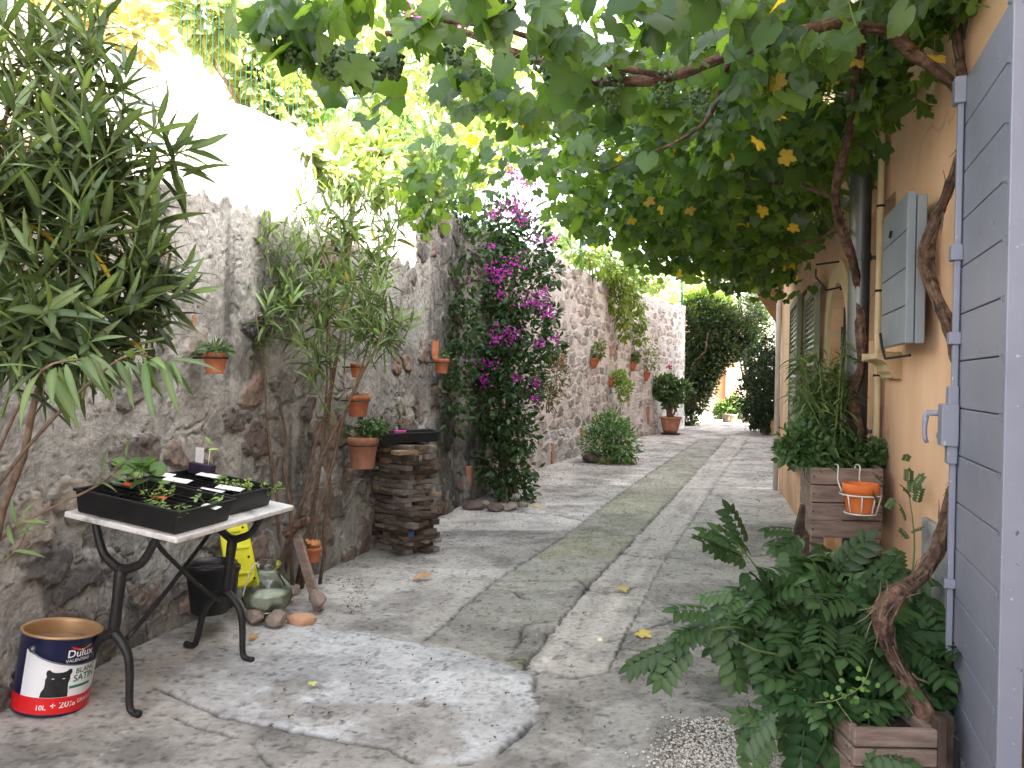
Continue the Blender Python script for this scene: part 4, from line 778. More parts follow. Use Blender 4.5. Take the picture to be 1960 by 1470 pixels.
simple_shrub('bright green leafy shrub in pots before the orange cottage', 'shrub', blobs_px([(1388, 783, 15, 26.5), (1408, 778, 17, 26.5), (1378, 790, 10, 26.5), (1418, 788, 12, 26.5)]), gb(1395, 803), 1500, .14, (.05, .10, .03), (.13, .2, .06))
simple_shrub('small dark plant on a stem beside the square terracotta pot', 'shrub', blobs_px([(1468, 795, 16, 20.2), (1480, 788, 12, 20), (1460, 805, 10, 20)]), gb(1466, 832), 600, .10, (.02, .045, .018), (.05, .09, .03))
t = plant('flowering_climber', 'magenta flowering climber high on the bank behind the vine leaves', 'climbing plant', atY(830, 60, 7.6))
for (u, v, r) in ((800, 20, 26), (835, 38, 30), (870, 40, 22), (780, 30, 18), (985, 330, 26), (1010, 350, 20), (895, 165, 10)):
    mbf = MB(); c = atY(u, v, 7.6 if v < 200 else 9.2); n = 50; P = c + rng.normal(size=(n, 3)) * r * 7.6 / F_PX * np.array([.5, .5, .4]); place(mbf, OVATE, P, rdir(n), rdir(n) + np.array([0, -1., .3]), .05, cols(n, (.34, .018, .20), (.46, .05, .30))); mbf.build('flower_cluster', M['petal'], t)
mbl = MB(); bush(mbl, blobs_px([(830, 40, 50, 7.8), (790, 60, 40, 7.8)]), 260, OVATE, .07, (.05, .1, .03), (.12, .2, .05)); mbl.build('foliage', M['leaf'], t)
# ---- sunlit shrubs on the bank, above the wall
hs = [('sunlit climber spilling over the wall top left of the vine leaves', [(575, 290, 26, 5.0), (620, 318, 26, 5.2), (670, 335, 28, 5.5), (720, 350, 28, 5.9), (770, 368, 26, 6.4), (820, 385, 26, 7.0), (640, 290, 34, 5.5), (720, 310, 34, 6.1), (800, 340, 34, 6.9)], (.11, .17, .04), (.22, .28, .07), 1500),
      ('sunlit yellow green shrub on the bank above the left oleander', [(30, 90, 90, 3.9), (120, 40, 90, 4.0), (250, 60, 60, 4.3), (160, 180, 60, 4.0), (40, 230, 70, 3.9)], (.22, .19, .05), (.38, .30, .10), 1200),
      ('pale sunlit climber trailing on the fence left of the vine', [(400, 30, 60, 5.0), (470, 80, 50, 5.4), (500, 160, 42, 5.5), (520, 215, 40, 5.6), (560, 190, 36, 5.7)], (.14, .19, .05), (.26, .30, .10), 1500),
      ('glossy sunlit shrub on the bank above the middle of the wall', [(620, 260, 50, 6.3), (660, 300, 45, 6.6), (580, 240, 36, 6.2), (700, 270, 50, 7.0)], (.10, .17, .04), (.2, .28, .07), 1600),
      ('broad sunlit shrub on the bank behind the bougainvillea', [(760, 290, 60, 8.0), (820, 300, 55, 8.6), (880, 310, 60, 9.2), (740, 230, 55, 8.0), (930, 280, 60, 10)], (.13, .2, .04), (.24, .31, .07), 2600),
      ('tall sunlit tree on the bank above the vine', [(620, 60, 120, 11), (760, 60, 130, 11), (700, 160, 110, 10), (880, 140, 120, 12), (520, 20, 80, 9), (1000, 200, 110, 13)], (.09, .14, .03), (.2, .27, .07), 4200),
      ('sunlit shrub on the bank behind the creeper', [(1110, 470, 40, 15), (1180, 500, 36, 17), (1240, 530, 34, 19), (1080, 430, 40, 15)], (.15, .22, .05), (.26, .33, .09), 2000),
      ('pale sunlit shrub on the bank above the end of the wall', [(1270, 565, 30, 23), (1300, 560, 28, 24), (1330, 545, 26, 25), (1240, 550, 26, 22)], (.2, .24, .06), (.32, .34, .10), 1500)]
for lab, b, c1, c2, n in hs:
    bb = blobs_px(b); c = np.mean([q[0] for q in bb], 0); c1 = np.array(c1) * 1.1 + np.array([.04, .03, .06]); c2 = np.array(c2) * 1.1 + np.array([.04, .03, .07]); simple_shrub(lab, 'shrub' if 'tree' not in lab else 'tree', bb, (c[0], c[1] + .2, 2.8 + .2), n, .11 if 'tree' not in lab else .16, c1, c2, OVATE, 'hillside_shrub' if 'tree' not in lab else 'hillside_tree', 6, .02 if 'tree' not in lab else .1)  # colours lifted to imitate the washed-out look of full sun

# ================================================================== GRAPE VINE OVER THE LANE
vb = atY(1800, 1440, 2.45); vb[2] = .05
vine = thing('grape_vine', 'grape vine with twisted shaggy trunk on the orange wall, its leaves roofing the lane', 'vine', vb)
def bark(tw=9, seed=0, amp=.22): return lambda t, th: 1 + amp * np.sin(5 * th + tw * t * 3) * .5 + amp * .6 * np.sin(9 * th - tw * t * 5 + 1) * .6 + .12 * math.sin(31 * t + seed) + .05 * rng.normal(size=th.shape)
tr = [(1795, 1475, 2.32), (1775, 1380, 2.36), (1735, 1300, 2.40), (1700, 1240, 2.42), (1690, 1180, 2.42), (1715, 1140, 2.44), (1765, 1100, 2.52), (1795, 1050, 2.58), (1822, 970, 2.62), (1846, 880, 2.64), (1852, 760, 2.66), (1834, 680, 2.68), (1812, 610, 2.74), (1788, 560, 2.80), (1772, 510, 2.84), (1778, 460, 2.82), (1802, 395, 2.76), (1832, 320, 2.70), (1856, 250, 2.66), (1850, 180, 2.66), (1838, 120, 2.70), (1830, 40, 2.74), (1828, -60, 2.74)]
P = spline([atY(*q) for q in tr], 170); k = np.linspace(0, 1, 170)
rad = .027 - .008 * k; rad = rad * (1 + .18 * np.sin(k * 40))
mb = MB(); mb.tube(P, rad, 22, bark(14, 1)); vt = mb.build('trunk', M['bark'], vine, smooth=True)
mb = MB()            # loose bark fibres
for i in range(150):
    j = int(rng.integers(8, 80)) if i < 110 else int(rng.integers(80, 165)); a = P[j]; d = unit(rng.normal(size=3)); tn = unit(P[j + 3] - P[j]); d = unit(d - tn * np.dot(d, tn)); L = rng.uniform(.03, .09); q0 = a + d * rad[j]
    sgn = -1 if rng.random() < .7 else 1
    mb.tube([q0, q0 + tn * sgn * L * .5 + d * .006, q0 + tn * sgn * L + d * rng.uniform(.006, .03)], [.0028, .002, .0008], 4, cap=False)
mb.build('loose_bark', M['stem'], vt)
mb = MB(); P2 = spline([atY(*q) for q in [(1846, 180, 2.66), (1800, 140, 2.68), (1745, 100, 2.68), (1700, 62, 2.66), (1650, 50, 2.62), (1590, 46, 2.58), (1520, 65, 2.54), (1400, 105, 2.5), (1280, 148, 2.5), (1190, 155, 2.55), (1120, 155, 2.6), (1040, 120, 2.6), (960, 92, 2.62), (880, 60, 2.7), (800, 62, 2.75), (740, 64, 2.8)]], 110)
mb.tube(P2, np.linspace(.021, .010, 110), 14, bark(10, 3)); mb.build('branch', M['bark'], vine, smooth=True)
mb = MB(); P3 = spline([atY(*q) for q in [(1650, 850, 3.95), (1632, 760, 4.0), (1650, 690, 3.98), (1642, 560, 4.05), (1632, 500, 3.95), (1606, 420, 3.75), (1600, 360, 3.6), (1625, 250, 3.3), (1640, 130, 3.0), (1652, 55, 2.65)]], 80)
mb.tube(P3, np.linspace(.028, .014, 80), 14, bark(9, 5)); mb.build('branch', M['bark'], vine, smooth=True)
for pp_ in ([(1600, 380, 3.7), (1500, 350, 4.0), (1380, 370, 4.6), (1250, 400, 5.4)], [(1610, 430, 3.8), (1560, 460, 4.6), (1480, 480, 5.8), (1400, 500, 7.0)], [(1280, 148, 2.5), (1150, 120, 2.4), (980, 60, 2.2), (850, 40, 2.1)], [(1400, 105, 2.5), (1330, 250, 3.4), (1150, 330, 4.6)]):
    mb = MB(); Pq = spline([atY(*q) for q in pp_], 30); mb.tube(Pq, np.linspace(.011, .005, 30), 8, bark(6, 2)); mb.build('branch', M['bark'], vine, smooth=True)
# leaves: the canopy is a layer over the lane, z 2.2 - 2.9
poly = [(-.72, 1.15), (-.78, 3.0), (-.75, 5.5), (-.1, 5.35), (.42, 5.6), (1.1, 7.0), (1.9, 8.2), (2.6, 8.8), (2.85, 8.4), (1.9, 4.6), (1.62, 3.3), (1.55, 2.7), (.95, 1.2)]
def canopy(n, zlo, zhi, seed, thr):
    a = np.array(poly); P = []
    while len(P) < n * 1.25:
        q = np.stack([rng.uniform(-.9, 2.9, 4000), rng.uniform(1.1, 8.9, 4000)], 1); q = q[in_poly(q[:, 0] + .18 * rng.normal(size=4000), q[:, 1], poly)]
        dn = fbm(q[:, 0], q[:, 1], 1.7, 3, seed); q = q[dn > thr + .14 - .30 * sstep(-.2, 1.3, q[:, 0]) + .05 * rng.normal(size=len(q))]; P += q.tolist()
    P = np.array(P); P = P[(P[:, 1] > 2.9) | (rng.random(len(P)) < .45)][:n]; n = len(P); zb = zlo + (zhi - zlo) * rng.random(n) + .18 * (fbm(P[:, 0], P[:, 1], 1.2, 3, seed + 4) - .5) + .05 * np.clip(5 - P[:, 1], 0, 4)
    return np.column_stack([P, zb])
mbv = MB(); 
def vleaves(P, out, s=.072, y=.03, hang=.9):
    n = len(P); A = rdir(n) * np.array([1, 1, .5]) + np.array([-.15, -.35, -hang]) ; N = rdir(n) * .8 + np.array([0, -.35, .65]); S = s * (1 + .30 * rng.normal(size=n)).clip(.4, 1.5)
    C = cols(n, (.034, .080, .034), (.085, .150, .052), (.34, .27, .05), y, .14); kk = rng.choice(4, n, p=[.3, .2, .2, .3])
    for q_, tp in enumerate((VINE, VINE_B, VINE_C, VINE2)): h = kk == q_; place(out, tp, P[h], A[h], N[h], S[h], C[h])
Pc = canopy(2300, 2.34, 2.75, 101, .44); vleaves(Pc, mbv, s=.064, y=.004, hang=.45)
Pr = canopy(2600, 2.26, 2.66, 131, .36); Pt = canopy(5200, 2.72, 3.08, 151, .26); Pt = Pt[Pt[:, 0] > .85 + .3 * rng.normal(size=len(Pt))][:3600]; vleaves(Pt, mbv, s=.078, y=.006, hang=.2)  # the upper leaf layer is added to shade the right side
Pr = Pr[Pr[:, 0] > .75 + .25 * rng.normal(size=len(Pr))][:1500]; vleaves(Pr, mbv, y=.006, hang=.6)
# fringe hanging at the edges, drawn as clusters along shoots
fr = [(500, 40, 1.9, 40), (540, 90, 1.95, 40), (600, 120, 2.0, 60), (680, 150, 2.2, 60), (720, 180, 2.4, 40), (640, 60, 2.0, 60), (760, 110, 2.3, 60), (820, 60, 2.2, 50), (880, 150, 2.6, 60), (950, 190, 2.8, 60), (1040, 200, 2.9, 60), (1110, 140, 2.5, 60), (1180, 190, 2.7, 50), (1270, 190, 2.8, 50), (830, 270, 4.4, 40), (860, 330, 4.8, 50), (820, 380, 5.1, 36), (810, 430, 5.3, 30), (880, 380, 5.2, 36), (790, 350, 5.0, 26), (930, 300, 4.6, 50), (1000, 270, 4.4, 60), (1060, 300, 4.6, 50), (1090, 370, 5.2, 50), (1120, 430, 5.6, 40), (1150, 380, 5.4, 50), (1200, 430, 6.0, 50), (1250, 480, 6.8, 40), (1210, 500, 7.0, 24), (1310, 470, 6.6, 46), (1360, 500, 7.2, 40), (1400, 540, 7.8, 26), (1430, 490, 7.0, 40), (1490, 460, 5.6, 50), (1500, 530, 6.0, 36), (1480, 560, 6.6, 24), (1530, 420, 4.8, 50), (1560, 330, 4.0, 60), (1580, 250, 3.4, 60), (1640, 200, 3.3, 50), (1690, 180, 3.1, 46), (1700, 100, 2.9, 50), (1760, 60, 2.8, 50), (1800, 30, 2.75, 40), (1540, 120, 2.6, 70), (1450, 160, 2.7, 70), (1400, 260, 3.4, 70), (1300, 300, 4.0, 70), (1230, 330, 4.6, 60), (1440, 360, 4.4, 60), (1350, 400, 5.2, 60), (1450, 60, 2.2, 80), (1330, 40, 2.1, 60), (1200, 50, 2.0, 80), (1060, 50, 1.95, 80), (940, 20, 1.9, 70), (720, 30, 1.9, 70), (590, 20, 1.8, 60)]
Q = []
for (u, v, Y, r) in fr:
    c = atY(u, v, Y); R = r * Y / F_PX; n = int((3 + r * .13) if u < 800 and v < 200 else 8 + r * (.17 if v < 130 and u < 1500 else .36)); Q.append(c + rng.normal(size=(n, 3)) * R * np.array([.55, .9, .5]))
Q = np.concatenate(Q); vleaves(Q, mbv, s=.061, y=.006, hang=1.0)
# a few yellowed leaves
Yl = np.array([atY(u, v, Y) for u, v, Y in ((1580, 100, 2.9), (1478, 222, 2.9), (1450, 270, 3.1), (1240, 385, 4.6), (1320, 400, 4.8), (1210, 420, 5.2), (1460, 400, 4.2), (1515, 435, 4.6), (1640, 105, 2.9), (1790, 110, 2.7), (905, 265, 4.4), (1500, 300, 3.2), (1420, 380, 4.6), (1270, 395, 4.9))]); n = len(Yl)
place(mbv, VINE, Yl, rdir(n) + np.array([0, -.3, -.8]), np.array([[0, -1, .4]] * n) + rdir(n) * .5, .055, cols(n, (.36, .27, .07), (.48, .36, .09)))
mbv.build('foliage', M['vine_leaf'], vine, smooth=False)
mb = MB()
for i in range(170):
    a = Pc[rng.integers(len(Pc))]; L = rng.uniform(.25, .7); d = unit(np.array([rng.normal() - .2, rng.normal(), rng.normal() * .25])); mb.tube([a, a + d * L * .5 + np.array([0, 0, .03]), a + d * L + np.array([0, 0, -.04])], [.0035, .003, .0018], 5, cap=False)
for q in Q[::5]: mb.tube([q, q + rng.normal(size=3) * .03 + np.array([0, 0, .07]), q + rng.normal(size=3) * .08 + np.array([0, .05, .14])], [.0015, .0018, .0022], 4, cap=False)
mb.build('shoot', M['green_stem'], vine)
bmi = bmesh.new(); bmesh.ops.create_icosphere(bmi, subdivisions=2, radius=1); IV = np.array([v.co[:] for v in bmi.verts]); IF = np.array([[v.index for v in f.verts] for f in bmi.faces]); bmi.free()
for (u, v, Y, h) in ((630, 120, 2.0, 42), (655, 110, 2.0, 60), (690, 125, 2.1, 44), (725, 112, 2.15, 54), (755, 120, 2.2, 46), (560, 85, 1.95, 46), (585, 100, 1.95, 40), (870, 80, 2.3, 60), (970, 12, 2.0, 50), (1030, 95, 2.4, 56), (1055, 130, 2.4, 48), (1085, 130, 2.45, 44), (1172, 160, 2.5, 70), (1270, 160, 2.5, 60), (1340, 190, 2.6, 50)):
    mb = MB(); n = 42; z_ = rng.random(n); c = atY(u, v, Y); H_ = h * Y / F_PX
    rr = H_ * .36 * np.sqrt(1 - z_ * .8); th = rng.random(n) * 6.28; Pg = np.stack([rr * np.cos(th), rr * np.sin(th), -H_ * z_ + H_ * .3], 1) + c; S = .0075 * rng.uniform(.75, 1.15, n)
    mb.add((Pg[:, None] + IV[None] * S[:, None, None]).reshape(-1, 3), (IF[None] + (np.arange(n) * len(IV))[:, None, None]).reshape(-1, 3)); mb.build('grape_bunch', M['grape'], vine, smooth=True)

# ================================================================== MARBLE TABLE
zn = .715; near_c = atZ(345, 1028, zn); right_c = atZ(567, 966, zn); left_c = atZ(102, 983, zn + .062)
b_ = unit(right_c - near_c); a_ = near_c - left_c; a_ = unit(a_ - b_ * np.dot(a_, b_)); up_ = np.cross(a_, b_); up_ = up_ if up_[2] > 0 else -up_
LB = np.linalg.norm(right_c - near_c); LA = np.linalg.norm(near_c - left_c)
tc_ = (left_c + right_c) / 2 * .5 + (near_c - a_ * LA / 2 + b_ * LB / 2) * .5
def T(a, b, z): return tc_ + a_ * a + b_ * b + up_ * z
AXT = [a_, b_, up_]
tb = tc_.copy(); tb[2] = gz(tb[0], tb[1])
table = thing('garden_table', 'small marble topped garden table on black cast iron legs against the stone wall', 'table', tb)
mb = MB(); mb.box(T(0, 0, -.011), (LA, LB, .022), AXT); mb.build('tabletop', M['marble'], table, bevel=.006, seg=3)
FB = .36
def ground_drop(a, b):      # local z of the ground under table position
    p = T(a, b, -.7); g = gz(p[0], p[1]) + .002; return -.7 + (g - p[2]) / up_[2]
for sb, ao, fs in ((-LB * .40, -.035, .15), (LB * .42, .0, .17)):
    mb = MB()
    for sa in (-1, 1):
        mb.tube(spline([T(ao + sa * .145, sb, -.022), T(ao + sa * .138, sb, -.045), T(ao + sa * .115, sb, -.10), T(ao + sa * .085, sb, -.15), T(ao + sa * .04, sb, -.178), T(ao, sb, -.195)], 24), np.linspace(.013, .018, 24), 10)
        gd = ground_drop(ao + sa * fs, sb)
        mb.tube(spline([T(ao, sb, -.43), T(ao + sa * fs * .25, sb, -.455), T(ao + sa * fs * .5, sb, -.50), T(ao + sa * fs * .62, sb, -.57), T(ao + sa * fs * .72, sb, gd + .035), T(ao + sa * fs * .85, sb, gd + .012), T(ao + sa * fs * 1.05, sb, gd + .012)], 28), np.concatenate([np.linspace(.019, .013, 22), np.linspace(.013, .015, 6)]), 10)
    mb.tube([T(ao, sb, -.175), T(ao, sb, -.21), T(ao, sb, -.30), T(ao, sb, -.40), T(ao, sb, -.45)], [.016, .023, .020, .022, .017], 12)
    mb.build('leg', M['iron'], table, smooth=True)
mb = MB()
for q in (1, -1):
    mb.tube(spline([T(0, -LB * FB * q, -.46), T(0, -LB * .1 * q, -.32), T(0, LB * .06 * q, -.22), T(0, LB * .2 * q, -.13), T(0, LB * .3 * q, -.03)], 20), .009, 8)
mb.tube([T(-.18, -LB * FB, -.028), T(-.18, LB * FB, -.028)], .008, 6); mb.tube([T(.18, -LB * FB, -.028), T(.18, LB * FB, -.028)], .008, 6)
mb.build('cross_brace', M['iron'], table, smooth=True)
# ---- seed trays
def tray(name, label, ax, c, la, lb, h, cells=(4, 6), soil=.6, group='black seedling trays'):
    A, B, U = ax; t = thing(name, label, 'seed tray', c, group); wth = .004
    def q(a, b, z): return c + A * a + B * b + U * z
    def ring(s, z): return [q(-la / 2 * s, -lb / 2 * s, z), q(la / 2 * s, -lb / 2 * s, z), q(la / 2 * s, lb / 2 * s, z), q(-la / 2 * s, lb / 2 * s, z)]
    R0, R1, R2, R3, R4, R5 = ring(.93, 0), ring(.99, h), ring(1.02, h), ring(1.02, h - .01), ring(.97, h), ring(.915, .006)
    V = R3 + R2 + R4 + R5; mb = MB(); mb.add(R0 + R1, [(i, (i + 1) % 4, 4 + (i + 1) % 4, 4 + i) for i in range(4)] + [(3, 2, 1, 0)])
    mb.add(V, [(i + k * 4, (i + 1) % 4 + k * 4, 4 + (i + 1) % 4 + k * 4, 4 + i + k * 4) for k in range(3) for i in range(4)] + [(12, 13, 14, 15)])
    mb.build('shell', M['plastic'], t, bevel=.006)
    mb = MB(); na, nb_ = cells
    for i in range(1, na): mb.box(q(-la / 2 * .94 + la * .94 * i / na, 0, h * .45), (.004, lb * .92, h * .7), ax)
    for j in range(1, nb_): mb.box(q(0, -lb / 2 * .94 + lb * .94 * j / nb_, h * .45), (la * .92, .004, h * .7), ax)
    mb.build('cell_divider', M['plastic'], t)
    mb = MB(); n = 26; gxx, gyy = np.meshgrid(np.linspace(-.468, .468, n), np.linspace(-.468, .468, n)); zz = h * soil + .008 * rng.normal(size=gxx.shape) * .6
    V = np.stack([q(a * la, b * lb, z_) for a, b, z_ in zip(gxx.ravel(), gyy.ravel(), zz.ravel())]); mb.add(V, [(i * n + j, i * n + j + 1, (i + 1) * n + j + 1, (i + 1) * n + j) for i in range(n - 1) for j in range(n - 1)]); mb.build('soil', M['soil'], t)
    return t, q
hT = .088
c1 = T(-.005 + LA * .02, -LB * .27, .002); t1, q1 = tray('seed_tray', 'front black seedling tray with taller green seedlings on the marble table', AXT, c1, LA * .93, LB * .43, hT)
c2 = T(-.02, LB * .19, .002); t2, q2 = tray('seed_tray', 'rear black seedling tray with white plant cards on the marble table', AXT, c2, LA * .86, LB * .40, hT)
def seedling(q, a, b, z0, hgt, n, lf, c1_, c2_, label, group='seedlings in the trays', tpl=OVATE, spread=.03):
    base_ = q(a, b, z0); t = thing('seedling', label, 'seedling', base_, group); mb = MB(); ms = MB()
    for i in range(n):
        tip = base_ + np.array([rng.normal() * spread, rng.normal() * spread, hgt * rng.uniform(.5, 1)]); ms.tube([base_, (base_ + tip) / 2 + rng.normal(size=3) * .004, tip], [.0016, .0014, .001], 4, cap=False)
        m = 3 if lf > .03 else 6; A = rdir(m) * np.array([1, 1, .3]) + np.array([0, 0, .15]); place(mb, tpl, np.repeat(tip[None], m, 0) + rng.normal(size=(m, 3)) * lf * .25 - np.array([0, 0, 1.]) * rng.random((m, 1)) * hgt * (.15 if lf > .03 else .4), A, np.array([[0, -.3, 1]] * m) + rdir(m) * .3, lf * rng.uniform(.8, 1.2, m), cols(m, c1_, c2_))
    mb.build('foliage', M['leaf'], t); ms.build('stem', M['green_stem'], t); return t
ROUND = tpl_fan([(0.5 + .5 * math.cos(a), .5 * math.sin(a)) for a in np.linspace(0, 2 * math.pi, 14)[:-1]], (.45, 0), lambda x, y: .12 * (y * y) - .06 * x * x)
z0 = hT * .55
seedling(q1, -.10, .05, z0, .15, 6, .055, (.07, .16, .05), (.13, .24, .08), 'tallest broad leaved seedling in the middle of the front tray', tpl=ROUND, spread=.05)
seedling(q1, -.19, .06, z0, .14, 4, .05, (.10, .2, .05), (.18, .28, .08), 'broad leaved seedling leaning over the back of the front tray', tpl=ROUND, spread=.04)
seedling(q1, .03, -.03, z0, .09, 7, .022, (.15, .22, .05), (.26, .34, .09), 'small yellow green seedling clump in the middle of the front tray')
seedling(q1, .08, -.10, z0, .045, 7, .018, (.12, .22, .06), (.22, .32, .10), 'low seedling clump along the near edge of the front tray')
seedling(q1, .16, -.09, z0, .045, 6, .018, (.12, .22, .06), (.22, .32, .10), 'tiny seedlings near the front corner of the front tray', spread=.04)
seedling(q1, .20, .06, z0, .075, 5, .024, (.14, .24, .08), (.24, .36, .12), 'pale green seedling at the right end of the front tray')
seedling(q2, .18, .0, z0, .08, 9, .020, (.18, .26, .05), (.28, .36, .09), 'dense yellow green seedling near the right end of the rear tray')
seedling(q2, .06, -.02, z0, .05, 7, .018, (.12, .22, .06), (.22, .3, .09), 'small seedling beside the card in the middle of the rear tray')
seedling(q2, .06, .10, z0, .05, 8, .018, (.12, .22, .06), (.22, .3, .09), 'small bushy seedling at the back of the rear tray', spread=.035)
seedling(q2, .22, .10, z0, .06, 6, .020, (.14, .22, .06), (.24, .3, .09), 'seedling in the far right corner of the rear tray')
seedling(q2, -.01, .11, z0, .07, 2, .04, (.14, .28, .07), (.2, .34, .09), 'single round leaved seedling at the back of the rear tray', tpl=ROUND, spread=.006)
def card(q, a, b, z0, w, d_, ang, tilt, mat, label, group='plant label cards', lie=True):
    c = q(a, b, z0); t = MB(); ca, sa_ = math.cos(ang), math.sin(ang); A = a_ * ca + b_ * sa_; B = -a_ * sa_ + b_ * ca; U = up_
    if not lie: A, B, U = unit(a_ * .85 - b_ * .1), unit(up_ + a_ * .1), unit(np.cross(a_, up_))
    else: B = unit(B + U * tilt); U = np.cross(A, B)
    t.box((0, 0, 0), (w, d_, .0012), [A, B, U]); o = t.build('plant_label', mat); o.location = c; tag(o, label, 'plant label', group); return o
card(q2, -.20, -.06, hT, .10, .05, .3, .1, M['card'], 'white card lying across the left end of the rear tray')
card(q2, -.09, -.10, hT, .11, .055, .2, .1, M['card'], 'white card lying on the near edge of the rear tray')
card(q2, -.07, .09, hT, .12, .05, .1, .1, M['card'], 'long white card lying at the back of the rear tray')
card(q2, .13, -.05, hT, .11, .05, .2, .1, M['card'], 'white card under the dense seedling of the rear tray')
card(q2, .10, -.13, hT - .005, .10, .04, .15, .1, M['card'], 'white card leaning inside the near edge of the rear tray')
card(q1, -.20, .02, hT - .004, .14, .03, .1, .2, M['purple'], 'dark purple card in the left end of the front tray')
card(q1, -.16, .03, hT + .002, .05, .028, .3, .2, M['redcard'], 'red orange card lying in the left end of the front tray')
card(q1, .02, -.01, hT - .01, .05, .02, .3, .2, M['redcard'], 'small red card between seedlings of the front tray')
card(q1, .22, .03, hT - .014, .07, .03, -.1, .2, M['card'], 'pale card at the right end of the front tray')
cp = q2(-.15, .13, hT * .9); sp_ = thing('seed_pot', 'small dark purple pot with a white label standing in the rear tray', 'pot', cp)
mb = MB(); mb.box(cp + up_ * .02, (.11, .05, .05), AXT); mb.build('pot_body', M['purple'], sp_, bevel=.004)
mb = MB(); mb.box(cp - a_ * .02 + up_ * .075, (.042, .002, .075), [unit(a_ + up_ * .1), b_, unit(up_ - a_ * .1)]); mb.build('label_stick', M['card'], sp_)
mb = MB(); Pp = cp + a_ * .03 + up_ * np.array([.10, .12, .085, .11])[:, None] + rng.normal(size=(4, 3)) * .015; place(mb, OVATE, Pp, rdir(4) + np.array([0, 0, .3]), np.array([[0, -.4, 1.]] * 4), .045, cols(4, (.12, .25, .06), (.2, .32, .09))); mb.tube([cp + a_ * .03, cp + a_ * .03 + up_ * .11], .0015, 4); mb.build('foliage', M['leaf'], sp_)

# ================================================================== PAINT BUCKET
bx, by = atZ(97, 1358, .075)[:2]; bx, by = float(bx - .062), float(by + .10); bz = gz(bx, by) - .004
dv = unit(np.array([-bx, -by, 0.])); rv = np.array([-dv[1], dv[0], 0]); rv = rv if rv[0] > 0 else -rv
from mathutils import Quaternion
tilt_ax = Vector((-dv[0], -dv[1], 0)); q_t = Quaternion(tilt_ax, R_(8.0))
bk = thing('paint_bucket', 'navy white and red paint bucket holding murky water, standing before the table leg', 'bucket', (bx, by, bz), rot=q_t)
RB, HB = .128, .285
def cyl(phi, z_, r): return r * (math.cos(phi) * dv + math.sin(phi) * rv) + np.array([0, 0, z_])
def rad_at(z_): return RB * (.985 + .045 * z_ / HB)
mb = MB(); mb.lathe([(0, .004), (RB * .96, .004), (RB * .985, .0), (RB * 1.0, .003), (rad_at(.008), .010), (rad_at(HB - .012), HB - .012), (rad_at(HB) + .001, HB - .010), (rad_at(HB) + .001, HB - .004)], (0, 0, 0), 64); mb.build('body', M['navy'], bk, smooth=True, local=True)
mb = MB(); ro_ = rad_at(HB); mb.lathe([(ro_, HB - .008), (ro_ + .005, HB - .006), (ro_ + .006, HB), (ro_ + .002, HB + .003), (ro_ - .004, HB), (ro_ - .006, HB - .01), (ro_ - .008, .20), (ro_ - .012, .1)], (0, 0, 0), 64); mb.build('rim', M['tin'], bk, smooth=True, local=True)
mb = MB(); mb.lathe([(0, .232), (.05, .2322), (.10, .2325), (ro_ - .008, .233)], (0, 0, 0), 48); mb.build('water', M['murky'], bk, smooth=True, local=True)
def skin(name, mat, p0, p1, zlo, zhi, e, n=36, m=8):
    mb = MB(); ph = np.linspace(R_(p0), R_(p1), n); V = []
    for p in ph:
        a, b = zlo(math.degrees(p)), zhi(math.degrees(p))
        for z_ in np.linspace(a, b, m): V.append(cyl(p, z_, rad_at(z_) + e))
    mb.add(V, [(i * m + j, (i + 1) * m + j, (i + 1) * m + j + 1, i * m + j + 1) for i in range(n - 1) for j in range(m - 1)]); return mb.build(name, mat, bk, smooth=True, local=True)
skin('label_panel', M['white'], -53, 120, lambda p: .05, lambda p: .235 - .052 * min(1, max(0, (p + 53) / 80)) ** .7, .0008)
skin('red_band', M['red'], -180, 180, lambda p: .010, lambda p: .070 if p < 50 else .070 + .014 * min(1, (p - 50) / 30), .0014, 90)
def decal(name, mat, outline, e, parent=bk):
    tri = tessellate_polygon([[Vector((a, b, 0)) for a, b in outline]]); mb = MB(); V = []; Fd = []
    for t in tri:      # split finely so it follows the curve
        A_, B_, C_ = [np.array(outline[i]) for i in t]; N_ = 6; g = {}
        for i in range(N_ + 1):
            for j in range(N_ + 1 - i):
                p = A_ + (B_ - A_) * i / N_ + (C_ - A_) * j / N_; g[i, j] = len(V); V.append(cyl(p[0] / RB, p[1], rad_at(p[1]) + e))
        for i in range(N_):
            for j in range(N_ - i):
                Fd.append((g[i, j], g[i + 1, j], g[i, j + 1]))
                if i + j < N_ - 1: Fd.append((g[i + 1, j], g[i + 1, j + 1], g[i, j + 1]))
    mb.add(V, Fd); return mb.build(name, mat, parent, local=True)
d0 = math.radians(3) * RB
hd = [(-.052, .071), (-.049, .090), (-.041, .105), (-.040, .120), (-.041, .135), (-.037, .146), (-.041, .158), (-.038, .168), (-.030, .170), (-.022, .163), (-.012, .160), (0, .160), (.012, .161), (.022, .164), (.032, .172), (.040, .171), (.042, .160), (.037, .148), (.038, .134), (.034, .118), (.036, .100), (.038, .085), (.038, .071)]
decal('cat_head', M['black'], [(a + d0, b) for a, b in hd], .0012)
for ex in (-.017, .017): decal('cat_eye', M['white'], [(ex + d0 - .006, .138), (ex + d0, .1365), (ex + d0 + .006, .139), (ex + d0, .1405)], .0018)
decal('green_band', M['green_print'], [(.040 + d0, .098), (.125 + d0, .101), (.125 + d0, .111), (.040 + d0, .108)], .0012)
decal('flame_mark', M['red'], [(R_(13) * RB, .253), (R_(18) * RB, .243), (R_(24) * RB, .238), (R_(32) * RB, .236), (R_(27) * RB, .243), (R_(20) * RB, .248)], .0012)
